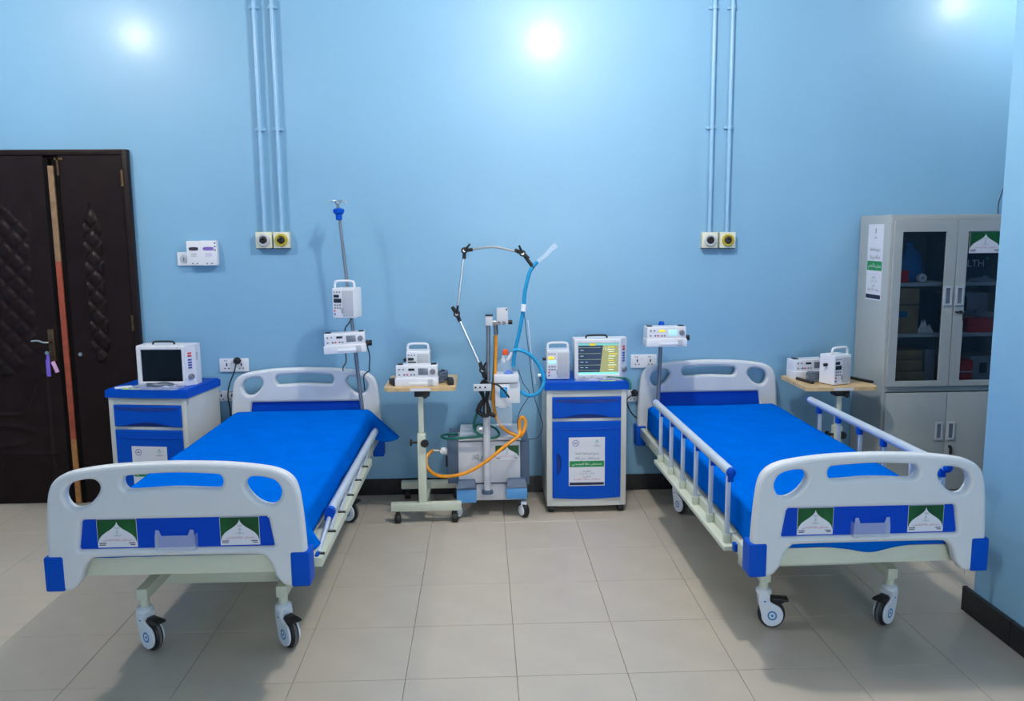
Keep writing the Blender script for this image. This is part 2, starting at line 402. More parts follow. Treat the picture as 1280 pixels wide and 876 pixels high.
sockets(271, 488, 297, 501, 2, 'low white socket between left blue cabinet and left bed')
sockets(788, 442.5, 820.5, 459.5, 2, 'double white socket between lit monitor and right bed')
sockets(783.5, 487, 797, 501.5, 1, 'small low white socket beside the middle cabinet and right bed')
def plug(p, pts, label):
    r = empty('power_plug', p, 0, label, 'plug')
    MB(BLACK).lathe([(.020, 0), (.024, .006), (.022, .026), (.012, .040)], Matrix.Rotation(PI/2, 4, 'X'), 16).build('plug_body', r)
    MB(BLACK).tube([Vector(q)-p for q in spline(pts, 8)], .0042, 8).build('cord', r)
p = at(297, 450.5, WY-.0125)
plug(p, [p+Vector((0, -.035, -.005)), at(293, 464, WY-.04), at(287, 480, WY-.03), at(285, 495, WY-.03), at(288, 515, WY-.03), at(289, 545, WY-.03)],
     'black plug and hanging cord in the double socket above left bed')
p = at(793, 490.5, WY-.0125)
plug(p, [p+Vector((0, -.035, 0)), at(784, 499, WY-.04), at(786, 510, WY-.05), at(792, 519, WY-.06), at(799, 524, WY-.05)],
     'black plug with looped cord beside the middle cabinet')
a = at(223, 332, WY); b = at(239, 315, WY)
r = empty('wall_dial', ((a.x+b.x)/2, WY, (a.z+b.z)/2), 0, 'small square white wall dial plate left of two white boxes', 'dial')
q = (b.x-a.x)/2; MB(DEV).box((-q, -.012, -q), (q, 0, q), .004).build('face_plate', r)
MB(DEV2).lathe([(.026, 0), (.026, .004), (.022, .006)], Matrix.Translation((0, -.012, 0)) @ Matrix.Rotation(PI/2, 4, 'X'), 20).build('dial_ring', r)
MB(INK).box((-.002, -.0195, -.012), (.002, -.017, .012)).build('dial_mark', r)
for (x0, y0, x1, y1, ink, ttl, lab) in ((237.5, 301, 253.5, 331.5, INK, 'VOLT', 'white voltage guard box with a dark badge, beside the dial'),
                                        (254.5, 300.5, 273, 331.5, INKP, 'GUARD', 'white voltage guard box with a purple badge, rightmost of the wall group')):
    a = at(x0, y1, WY); b = at(x1, y0, WY); w_, h_ = (b.x-a.x)/2, (b.z-a.z)/2
    r = empty('voltage_guard', ((a.x+b.x)/2, WY, (a.z+b.z)/2), 0, lab, 'guard box')
    MB(DEV).box((-w_, -.05, -h_), (w_, 0, h_), .006).build('housing', r)
    q = MB(ink).prism(spline2([(-w_*.65, .028), (-w_*.5, .018), (w_*.5, .018), (w_*.65, .028), (w_*.5, .038), (-w_*.5, .038)], 4), .001, Matrix.Translation((0, -.0505, 0)) @ Matrix.Rotation(PI/2, 4, 'X'))
    q.build('badge', r)
    q = MB(ink)
    for k in range(3): q.box((-w_*.4, -.0512, -.004-.008*k), (w_*.4, -.0498, -.0025-.008*k))
    q.build('printed_lines', r)
    for k in range(2): MB(INK).box((-w_*.3+k*.03, -.052, -h_+.010), (-w_*.3+k*.03+.008, -.0498, -h_+.016)).build('indicator_light', r)
    if ink is INKP:
        for k in range(3): MB(INK).box((w_*.72, -.052, h_-.02-.022*k), (w_*.9, -.0498, h_-.012-.022*k)).build('indicator_light', r)
q = MB(INK).tube(spline([at(1257, 228, WY-.004), at(1251, 245, WY-.004), at(1248, 256, WY-.004), at(1247.5, 275, WY-.004)], 6), .003, 6).build('wall_cable')
tag(q, 'thin dark cable running down the wall above the grey bookcase', 'cable')
# ------------------------------------------------------------------ print
def sticker(parent, X, w, h, name='sticker'):
    """green sticker with a white pointed dome; X maps local x,z (facing -y) with its centre at the origin"""
    b = MB(PAPER).box((-w/2, -.0008, -h/2), (w/2, 0, h/2), X=X)
    e = .0012
    def P(pts, M, d): b.use(M); b.poly([(x*w, -d, z*h) for x, z in pts], X)
    P([(-.49, -.42), (.49, -.42), (.49, .49), (-.49, .49)], GREEN, e)
    half = [(0, .42), (.02, .33), (.07, .24), (.17, .13), (.28, .04), (.38, -.06), (.45, -.18), (.48, -.30)]
    dome = [(-.49, -.49), (.49, -.49), (.49, -.34)] + [(x, z) for x, z in half[::-1]] + [(-x, z) for x, z in half[1:]] + [(-.49, -.34)]
    # fan triangles keep the concave outline clean
    b.use(PAPER)
    vs = [(0, -e-.0004, -.3*h)] + [(x*w, -e-.0004, z*h) for x, z in dome]
    b.add(vs, [[0, i, i % (len(vs)-1)+1] for i in range(1, len(vs))], X)
    d = -e-.0009
    b.use(INK).text(IHDA, .085*h, X @ Matrix.Translation((0, d, .20*h)), width=.13*w)
    b.use(INKG)
    for s in (-1, 1): b.poly([(s*.02*w-.004*w, d, .02*h), (s*.02*w+.006*w, d, .02*h), (s*.005*w+.006*w, d, .12*h), (s*.005*w-.004*w, d, .12*h)], X)
    b.box((-.03*w, d, .0), (.03*w, d+.0001, .012*h), X=X)
    b.use(INK).text(SADA, .085*h, X @ Matrix.Translation((0, d, -.07*h)), width=.20*w)
    b.use(INKR).text(HOSP, .11*h, X @ Matrix.Translation((0, d, -.225*h)), width=.72*w)
    b.use(INK).box((-.46*w, d, -.36*h), (-.28*w, d+.0001, -.33*h), X=X).box((-.46*w, d, -.42*h), (-.30*w, d+.0001, -.39*h), X=X)
    b.box((.28*w, d, -.36*h), (.44*w, d+.0001, -.33*h), X=X).box((.32*w, d, -.42*h), (.44*w, d+.0001, -.39*h), X=X)
    return b.build(name, parent, smooth=0)
def notice(parent, X, w, h, tall=False):
    b = MB(PAPER).box((-w/2, -.0008, -h/2), (w/2, 0, h/2), X=X); d = -.0013
    L = [(INK, SADA, .33 if not tall else .33, .20, .28 if not tall else 0), (INK, arabic('مشروع تجهيز العناية المكثفة'), .17, .66, 0), (INK, arabic('بقسم الأطفال حديثي الولادة'), .07, .70, 0)]
    b.use(BAND).box((-.48*w, d+.0003, -.11*h), (.48*w, d+.0006, .015*h), X=X)
    b.use(INKW).text(HOSP, .07*h, X @ Matrix.Translation((0, d, -.045*h)), width=.82*w)
    for M, t, z, wd, xo in L: b.use(M).text(t, .06*h, X @ Matrix.Translation((xo*w, d, z*h)), width=wd*w)
    b.use(INK).text(arabic('بتمويل من'), .05*h, X @ Matrix.Translation((0, d, -.19*h)), width=.24*w)
    b.use(INKG).text(arabic('أهل الخير'), .045*h, X @ Matrix.Translation((0, d, -.245*h)), width=.42*w)
    b.use(INK).text(arabic('تنفيذ'), .05*h, X @ Matrix.Translation((0, d, -.305*h)), width=.22*w)
    b.use(INKR if not tall else INK).text(arabic('منظمة صدقات الخيرية'), .05*h, X @ Matrix.Translation((0, d, -.36*h)), width=.74*w)
    b.use(INKN).box((-.48*w, d+.0003, -.485*h), (.48*w, d+.0006, -.43*h), X=X)
    # round seal at top left / trefoil mark at top right
    b.use(INKP)
    if not tall:
        for k in range(10):
            q = 2*PI*k/10; b.box((-.004, d, -.003), (.004, d+.0001, .003), X=X @ Matrix.Translation((-.31*w+.018*math.cos(q), 0, .38*h+.018*math.sin(q))))
        b.use(INK).box((-.31*w-.008, d, .38*h-.003), (-.31*w+.008, d+.0001, .38*h+.003), X=X)
    xo = .28*w if not tall else 0
    b.use(INKG if not tall else INK)
    for s in (-1, 1): b.poly([(xo+s*.03*w-.002, d, .40*h), (xo+s*.03*w+.002, d, .40*h), (xo+.002, d, .45*h), (xo-.002, d, .45*h)], X)
    b.box((xo-.05*w, d, .385*h), (xo+.05*w, d+.0001, .392*h), X=X)
    return b.build('notice', parent, smooth=0)
# ------------------------------------------------------------------ beds
BO = [(0, .885), (.2, .879), (.35, .863), (.425, .845), (.470, .815), (.492, .77), (.503, .70), (.511, .60), (.515, .52),
      (.515, .40), (.500, .382), (.44, .377), (.415, .388), (.388, .42), (.372, .47), (.345, .502), (.30, .511), (0, .512)]
def board_outline(drop=0.):
    r = spline2(BO[:9], 5, False) + BO[9:13] + spline2(BO[13:], 3, False)
    r = [(x, z-(drop if z < .50 and i > 20 else 0)) for i, (x, z) in enumerate(r)]
    return r + [(-x, z) for x, z in r[::-1] if x > 1e-6]
HOLE = [(.427, .768), (.408, .802), (.365, .819), (.31, .822), (.287, .80), (.292, .772), (.322, .735), (.362, .712), (.398, .712), (.42, .735)]
def board(root, name, y, foot, dz=0., sx=1., sz=.978):
    holes = [spline2(HOLE, 4), [(-x, z) for x, z in spline2(HOLE, 4)][::-1]]
    mid = spline2([(-.198, .806), (-.190, .828), (-.16, .836), (0, .843), (.16, .836), (.190, .828), (.198, .806), (.188, .784), (.16, .777), (0, .784), (-.16, .777), (-.188, .784)], 4)
    pan = [(-.37, .655), (-.362, .663), (.362, .663), (.37, .655), (.388, .55), (.382, .543), (-.382, .543), (-.388, .55)]
    drop = 0 if foot else .085
    b = MB(WPL).plate(board_outline(drop), holes+[mid, pan], .052, .016).build(name, root, (0, y, dz), smooth=50); b.scale = (sx, 1, sz)
    MB(BDK).box((-.395, -.008, .535), (.395, .012, .67)).build('panel', b)
    for s in (-1, 1):
        q = MB(BPL).box((min(s*.452, s*.528), -.032, .380-drop), (max(s*.452, s*.528), .060, .520-drop), .010, 3)
        q.build('corner_bumper', b)
    if foot:
        for xx in (-.238, .25): sticker(b, Matrix.Translation((xx, -.0085, .604)), .158, .113)
        h = MB(CLEAR)
        h.plate([(-.08, .54), (.08, .54), (.076, .622), (.062, .624), (.052, .600), (-.052, .600), (-.062, .624), (-.076, .622)], [], .003, .001, T(0, -.036, 0))
        h.box((-.08, -.036, .538), (.08, -.009, .541)).box((-.08, -.036, .54), (-.077, -.009, .60)).box((.077, -.036, .54), (.08, -.009, .60))
        h.build('card_holder', b)
    return b
def caster(root, x, y, yaw, stem_top):
    """white twin-wheel hospital caster: housing with a black wheel and a brake pedal"""
    side = [(-.050, .064), (-.046, .042), (-.030, .022), (-.008, .013), (.016, .016), (.038, .030), (.050, .052), (.050, .078), (.036, .102), (.014, .114), (-.010, .128), (-.020, .158), (-.062, .158), (-.062, .112)]
    side = spline2(side, 3)
    b = MB(CASTW)
    for s in (-1, 1): b.plate(side, [], .012, .004, Matrix.Rotation(PI/2, 4, 'Z') @ T(0, s*.024, 0))
    b.box((-.032, -.064, .128), (.032, -.012, .160), .006)
    b.lathe([(.030, .155), (.037, .160), (.037, .172), (.030, .180), (.020, .182)], T(0, -.038, 0), 20)
    X = T(x, y, 0, yaw) @ Matrix.Translation((0, .038, 0))
    h = b.build('caster', root, smooth=40)
    h.matrix_local = X
    w_ = MB(BLACK).lathe([(.046, -.0165), (.060, -.0155), (.064, -.010), (.064, .010), (.060, .0155), (.046, .0165)], Matrix.Translation((0, 0, .064)) @ Matrix.Rotation(PI/2, 4, 'Y'), 32)
    w_.use(GREYR).lathe([(.0645, -.006), (.0645, .006)], Matrix.Translation((0, 0, .064)) @ Matrix.Rotation(PI/2, 4, 'Y'), 32).build('wheel', h)
    w_ = MB(BLACK).box((-.020, -.004, .118), (.020, .055, .142), .005).box((-.024, .035, .128), (.024, .075, .139), .004).build('brake_pedal', h)
    for s in (-1, 1):
        b2 = MB(CASTB); rr = Matrix.Translation((s*.0305, 0, .064)) @ Matrix.Rotation(s*PI/2, 4, 'Y')
        n = 24; vs = []; fs = []
        for r_ in (.015, .022):
            for k in range(n): vs.append((r_*math.cos(2*PI*k/n), r_*math.sin(2*PI*k/n), 0))
        fs = [[k, (k+1) % n, n+(k+1) % n, n+k] for k in range(n)]
        b2.add(vs, fs, rr); b2.lathe([(.006, -.001), (.006, .0008)], rr, 12).lathe([(.006, -.001), (.006, .0008)], Matrix.Translation((0, -.036, .066)) @ rr, 10)
        b2.build('hub_ring', h)
    return h
def bed(loc, rz, label, rails, yaws, scale, dz):
    r = empty('hospital_bed', loc, rz, label, 'hospital bed', 'hospital beds in the blue room'); r.scale = scale
    board(r, 'footboard', -.07, True, dz[0], 1., dz[2]); board(r, 'headboard', 2.21, False, dz[1], 1.0)
    f = MB(CREAM)
    for s in (-1, 1): f.box((s*.475-.022, -.04, .395), (s*.475+.022, 2.18, .455), .005)
    f.box((-.46, -.03, .402+dz[3]), (.46, .02, .474+dz[3]), .005).box((-.46, 2.12, .400), (.46, 2.16, .470), .005)
    f.box((-.452, .03, .430), (.452, 2.10, .452))
    for yy in (.55, 1.6): f.box((-.45, yy-.02, .395), (.45, yy+.02, .43))
    f.build('frame', r)
    # swing leg sets, one at either end
    for (y0, y1) in ((.54, .27), (1.54, 1.81)):
        l = MB(CREAM).box((-.335, y0-.030, .172), (.335, y0+.030, .235), .005)
        for s in (-1, 1):
            ya, yb = min(y0, y1), max(y0, y1)
            l.box((s*.312-.025, ya-.024, .213), (s*.312+.025, yb+.024, .261), .005)
            l.box((s*.26-.02, y0-.02, .255), (s*.26+.02, y0+.02, .43), .004)
            l.cyl((s*.312, y1, .175), (s*.312, y1, .24), .021, n=14)
        l.build('leg_set', r)
    for (x, y, k) in ((-.312, .27, 0), (.312, .27, 1), (-.312, 1.81, 2), (.312, 1.81, 3)): caster(r, x, y, yaws[k], .2)
    for s in (-1, 1):
        MB(BPL).box((min(s*.497, s*.512), .13, .405), (max(s*.497, s*.512), .165, .440), .003).build('latch_button', r)
    for side, up in rails: rail(r, side, up)
    return r
def rail(r, s, up):
    x = s*(.515 if up else .500)
    if up:
        y0, y1, zt = .20, 1.66, .735
        t = empty('side_rail', (0, 0, 0)); t.parent = r
        MB(RAILM).tube([(x, y0, zt), (x, y1, zt)], .022, 16).build('top_tube', t)
        for yy in (y0-.004, y1+.004): MB(BPL).sphere((x, yy, zt), .0235, 14, (1, .7, 1)).build('end_cap', t)
        for k in range(6):
            y = y0+.03+(1.28)*k/5; yt = y
            MB(RAILM).box((x-.011, y-.008, .44), (x+.011, y+.008, zt-.012), .003).build('post', t)
            MB(BPL).box((x-.014-s*.007, yt-.015, zt-.050), (x+.014-s*.007, yt+.015, zt-.010), .004).build('sleeve', t)
            MB(CREAM).box((x-.016, y-.014, .402), (x+.016, y+.014, .452), .003).build('bracket', t)
        MB(CREAM).box((min(s*.497, s*.545), y0-.02, .392), (max(s*.497, s*.545), y0+1.36, .412), .003).build('lower_bar', t)
    else:
        t = empty('side_rail', (0, 0, 0)); t.parent = r
        y0, y1, zt = .42, 1.90, .520
        MB(RAILM).tube([(x+s*.012, y0, zt), (x+s*.012, y1, zt)], .022, 16).build('top_tube', t)
        for ya, yb in ((y0-.03, y0+.002), (y1-.002, y1+.02)): MB(BPL).tube([(x+s*.012, ya, zt), (x+s*.012, yb, zt)], .0245, 16).build('end_cap', t)
        MB(CREAM).box((min(s*.485, s*.530), .12, .392), (max(s*.485, s*.530), 1.62, .430), .003).build('lower_bar', t)
        for k in range(6):
            y = .16+1.28*k/5
            MB(RAILM).tube([(x+s*.006, y, .435), (x+s*.010, y+.27, zt-.012)], .010, 10).build('post', t)
            MB(BLACK).box((min(s*.486, s*.533), y-.006, .428), (max(s*.486, s*.533), y+.006, .436)).build('slot', t)
            MB(BPL).box((x-.014, y+.235, zt-.036), (x+.02, y+.275, zt-.010), .004).build('sleeve', t)
LB = bed((-1.168, 3.12, 0), -.005, 'hospital bed on the left, side rail folded down, beside the dark door', [(1, False), (-1, False)], [-2.13, -2.36, .4, -2.0], (.943, 1, 1.04), (.0467, .004, .9425, .033))
RB = bed((1.527, 3.17, 0), .010, 'hospital bed on the right with both side rails raised', [(1, True), (-1, True)], [-1.77, 2.13, -2.8, .4], (.920, 1, 1), (.021, .043, .978, .008))
def bedding(B):
    return Matrix.Translation((0, 0, .018 if B is LB else 0)) @ Matrix.Translation(B.location) @ Matrix.Rotation(B.rotation_euler.z, 4, 'Z') @ Matrix.Diagonal((B.scale.x, 1, 1, 1))
def mattress(B, label):
    m = MB(MATT).box((-.452, -.025, .453), (.452, 2.085, .612), .03, 3).build('mattress'); m.matrix_world = bedding(B)
    tag(m, label, 'mattress', 'mattresses on the hospital beds')
mattress(LB, 'blue vinyl mattress under the sheet of the left bed')
mattress(RB, 'blue vinyl mattress under the sheet of the right bed')
def sheet(B, label, left, right, foot):
    """a cloth that lies on the mattress top and hangs over its edges; left/right give (hem length, flare) along the bed"""
    nu, nv = 110, 170; vs = []; fs = []
    hw, zt = .458, .620
    for j in range(nv+1):
        v = j/nv; y = -.036+2.126*v
        L, fl = left(v); Rr, fr_ = right(v)
        tot = L+2*hw+Rr
        for i in range(nu+1):
            # more samples on the hanging sides
            u = i/nu
            d = -hw-L+tot*u
            wr = .0016*noise.noise(Vector((d*3, y*2.2, 1.7)))+.0008*noise.noise(Vector((d*9, y*5, 5)))
            if abs(d) <= hw:
                e = max(0, abs(d)-(hw-.03))/.03
                x = d; z = zt+.006*noise.noise(Vector((d*1.6, y*1.3, .2)))+wr*2-.010*e*e
            else:
                s = 1 if d > 0 else -1; t = abs(d)-hw; f_ = fr_ if s > 0 else fl
                fold = .006*noise.noise(Vector((y*7, s*3, 2)))*min(1, t/.08) + .004*noise.noise(Vector((y*19, t*4, 3)))*min(1, t/.06)
                x = s*(hw+.004+f_*t+fold); z = zt-.010-t*math.sqrt(max(.05, 1-min(f_*f_, .9)))
            vs.append((x, y, z))
        
    for j in range(nv):
        for i in range(nu):
            a = j*(nu+1)+i; fs.append([a, a+1, a+nu+2, a+nu+1])
    # foot flap hanging between mattress end and footboard
    base = len(vs); nf = 10
    for k in range(1, nf+1):
        for i in range(nu+1):
            x, y, z = vs[i]
            t = foot(x)*k/nf
            vs.append((x, y-.004-.003*math.sin(x*40)*k/nf, z-t))
    for k in range(nf):
        for i in range(nu):
            a = (i if k == 0 else base+(k-1)*(nu+1)+i); b_ = a+1; c_ = base+k*(nu+1)+i+1; d_ = c_-1
            fs.append([b_, a, d_, c_])
    m = MB(SHEET).add(vs, fs).build('bed_sheet', smooth=80)
    md = m.modifiers.new('thickness', 'SOLIDIFY'); md.thickness = .002; md.offset = 1
    m.matrix_world = bedding(B)
    return tag(m, label, 'bed sheet', 'blue sheets on the beds')
def sm(a, b, x): t = min(1, max(0, (x-a)/(b-a))); return t*t*(3-2*t)
sheet(LB, 'royal blue sheet on the left bed, its corners hanging loose on the right',
      lambda v: (.12, .05),
      lambda v: (.105+.02*sm(.15, .02, v)+.006*math.sin(v*23)+.15*sm(.90, .985, v), .08+.50*sm(.11, .05, v)*sm(.0, .05, v)+.66*sm(.90, .985, v)),
      lambda x: .105)
sheet(RB, 'royal blue sheet on the right bed, tucked between the raised rails',
      lambda v: (.135+.02*sm(.2, .02, v), .04), lambda v: (.13, .04),
      lambda x: .128+.030*math.exp(-((x-.03)/.13)**2))
# ------------------------------------------------------------------ small medical devices
def infusion_pump(loc, rz, label, lit=False, base_z=0, parent=None):
    r = empty('infusion_pump', loc, rz, label, 'infusion pump', 'box infusion pumps')
    w, d, h = .072, .12, .185
    MB(DEV).box((-w, -d/2, 0), (w, d/2, h), .008, 3).build('body', r)
    q = MB(DEV).tube(spline([(-w+.008, -.03, h-.005), (-w+.010, -.03, h+.030), (-w+.030, -.03, h+.042), (w-.030, -.03, h+.042), (w-.010, -.03, h+.030), (w-.008, -.03, h-.005)], 5), .0075, 10)
    q.build('handle', r)
    y = -d/2
    MB(DEV2).box((-.004, y-.0035, .012), (w-.006, y+.001, h-.016), .003).build('pump_door', r)
    q = MB(E_YE if lit else LCDK).box((-w+.010, y-.002, h-.058), (-.026, y+.001, h-.040), .001); q.build('display', r)
    q = MB(E_BL if lit else LCDK).box((-w+.010, y-.002, h-.090), (-.012, y+.001, h-.064), .001); q.build('display', r)
    for k in range(3): MB(BTN).cyl((-w+.015+.018*k, y, h-.024), (-w+.015+.018*k, y-.003, h-.024), .005, n=10).build('lamp', r)
    for i in range(3):
        for j in range(2): MB(BTN).box((-w+.012+.017*i, y-.002, .058+.018*j), (-w+.023+.017*i, y+.001, .067+.018*j), .001).build('button', r)
    MB(BTNR).cyl((-w+.015, y, .045), (-w+.015, y-.003, .045), .0055, n=10).build('button', r)
    MB(BTNB).cyl((-w+.015, y, .025), (-w+.015, y-.003, .025), .0055, n=10).build('button', r)
    MB(BTN).box((-.010, y-.004, .03), (-.006, y, .06)).build('door_catch', r)
    MB(BLACK).cyl((-w, .0, h*.66), (-w-.022, .0, h*.66), .010, n=12).build('clamp_knob', r)
    for sx in (-1, 1):
        for fy in (y+.02, -y-.02): MB(BLACK).cyl((sx*.05, fy, -.004), (sx*.05, fy, .003), .008, n=10).build('foot', r)
    return r
def syringe_pump(loc, rz, label, lit=False, clamp=False):
    r = empty('syringe_pump', loc, rz, label, 'syringe pump', 'wide syringe pumps')
    w, d, h = .125, .12, .125; y = -d/2
    MB(DEV).box((-w, y+.012, .045), (w, d/2, h), .008, 3).build('body', r)
    MB(DEV).box((-w-.006, y, 0), (w+.004, d/2-.01, .050), .006, 2).build('syringe_tray', r)
    MB(INKW).box((-.045, y-.004, .012), (.075, y+.002, .026), .004).build('syringe_barrel', r)
    MB(DEV2).box((.068, y-.008, .006), (.098, y+.006, .046), .004).build('plunger_driver', r)
    y2 = y+.012
    q = MB(E_YE if lit else LCDK).box((-.050, y2-.002, .094), (-.012, y2+.002, .108), .001); q.build('display', r)
    q = MB(E_BL if lit else LCDG).box((.010, y2-.002, .068), (.068, y2+.002, .108), .001); q.build('display', r)
    MB(BTN).lathe([(.017, 0), (.017, .008), (.013, .011)], Matrix.Translation((.096, y2, .088)) @ Matrix.Rotation(PI/2, 4, 'X'), 20).build('knob', r)
    for k, (bx, bz, M) in enumerate(((-.104, .102, BTN), (-.080, .102, BTN), (-.104, .070, BTN), (-.074, .070, BTNB), (-.056, .070, BTNR), (-.032, .070, BTN), (-.014, .070, BTN))):
        MB(M).cyl((bx, y2, bz), (bx, y2-.003, bz), .0055, n=10).build('button', r)
    for gx in (-.118, .085): MB(BLACK).box((gx, -.02, h-.004), (gx+.033, .02, h+.006), .003).build('top_grip', r)
    if clamp:
        MB(BLACK).box((w-.035, -.01, .030), (w+.02, .05, .062), .006).cyl((w+.02, .02, .046), (w+.038, .02, .046), .018, n=14).build('pole_clamp', r)
    return r
def monitor(loc, rz, label, on):
    r = empty('patient_monitor', loc, rz, label, 'monitor', 'patient monitors on the blue cabinets')
    W, H, D = .295, .252, .13
    b = MB(DEV).prism([(0, 0), (W, 0), (W+.045, .050), (W+.045, D), (0, D)], H, T(0, 0, 0))
    b.build('body', r)
    MB(DEV).plate(rrect(0, 0, W, H, .012), [rrect(.026, .028, W-.016, H-.026, .004)], .018, .005, T(0, -.004, 0)).build('bezel', r)
    x0, x1, z0, z1 = .026, W-.016, .028, H-.026
    s = MB(SCRB).box((x0, -.002, z0), (x1, .001, z1)).build('screen', r)
    MB(BLACK).tube(spline([(.08, .05, H-.002), (.085, .05, H+.014), (.11, .05, H+.018), (W-.11, .05, H+.018), (W-.085, .05, H+.014), (W-.08, .05, H-.002)], 4), .006, 8).build('handle', r)
    if on:
        def Q(M, a, b_, c, d, dd=.0026): return MB(M).box((x0+(x1-x0)*a, -dd, z0+(z1-z0)*b_), (x0+(x1-x0)*c, -.0015, z0+(z1-z0)*d))
        Q(E_CY, 0, .93, 1, 1).build('status_bar', s); Q(E_YE, .28, .925, .43, 1, .0029).build('alarm_field', s)
        Q(E_CY, 0, 0, 1, .07).build('menu_bar', s)
        # wave field and number field (slanted edge between them)
        g = lambda u, v, dd: (x0+(x1-x0)*u, -dd, z0+(z1-z0)*v)
        MB(E_NV).poly([g(0, .07, .0024), g(.54, .07, .0024), g(.615, .93, .0024), g(0, .93, .0024)]).build('wave_field', s)
        MB(E_OL).poly([g(.54, .07, .0024), g(1, .07, .0024), g(1, .93, .0024), g(.615, .93, .0024)]).build('number_field', s)
        for k, v in enumerate((.86, .67, .48, .30, .13)):
            b = MB(E_LI)
            P = [g(i/60*.56, v+.006*math.sin(i*1.3)*(1 if i % 9 < 3 else .2), .0030) for i in range(61)]
            b.tube(P, .0011, 4).build('wave_trace', s)
            Q(E_BL, .05, v-.09, .13, v-.075, .0029).build('wave_label', s)
            if k > 1: Q(E_BL, .18, v-.09, .24, v-.075, .0029).build('wave_label', s)
        for k in range(11):
            v = .86-.072*k; a_ = .74+.03*random.random()
            Q(E_WH if k % 3 else E_YE, a_, v, a_+.13+.08*random.random(), v+.022, .0029).build('number_line', s)
        for k in range(3): MB(E_WH).tube([g(.63+.05*k, .78-.02*k, .003), g(.66+.05*k, .90, .003), g(.69+.05*k, .76, .003)], .0009, 4).build('number_line', s)
    # buttons on the angled side face
    dx, dy = .045, .050; Lh = math.hypot(dx, dy); nx, ny = dy/Lh, -dx/Lh
    for k in range(6):
        z = .200-.0165*k - (.008 if k > 1 else 0)
        c = Vector((W+dx*.45, dy*.45, z)); ux = Vector((dx/Lh, dy/Lh, 0)); nn = Vector((nx, ny, 0))
        X = Matrix((( ux.x, -nn.x, 0, c.x), (ux.y, -nn.y, 0, c.y), (0, 0, 1, c.z), (0, 0, 0, 1)))
        MB(BTNR if k < 2 else BTNB).box((-.012, -.004, -.005), (.012, .002, .005), .002, X=X).build('button', r)
    c = Vector((W+dx*.5, dy*.5, .055))
    MB(BTN).cyl(c, c+Vector((nx, ny, 0))*.018, .019, .016, 18).build('knob', r)
    MB(DEV2).box((W+.0445, .06, .15), (W+.0462, .085, .20)).build('side_label', r)
    MB(DEV2).cyl((W-.04, -.0135, H-.013), (W-.04, -.012, H-.013), .003, n=8).build('indicator', r)
    return r
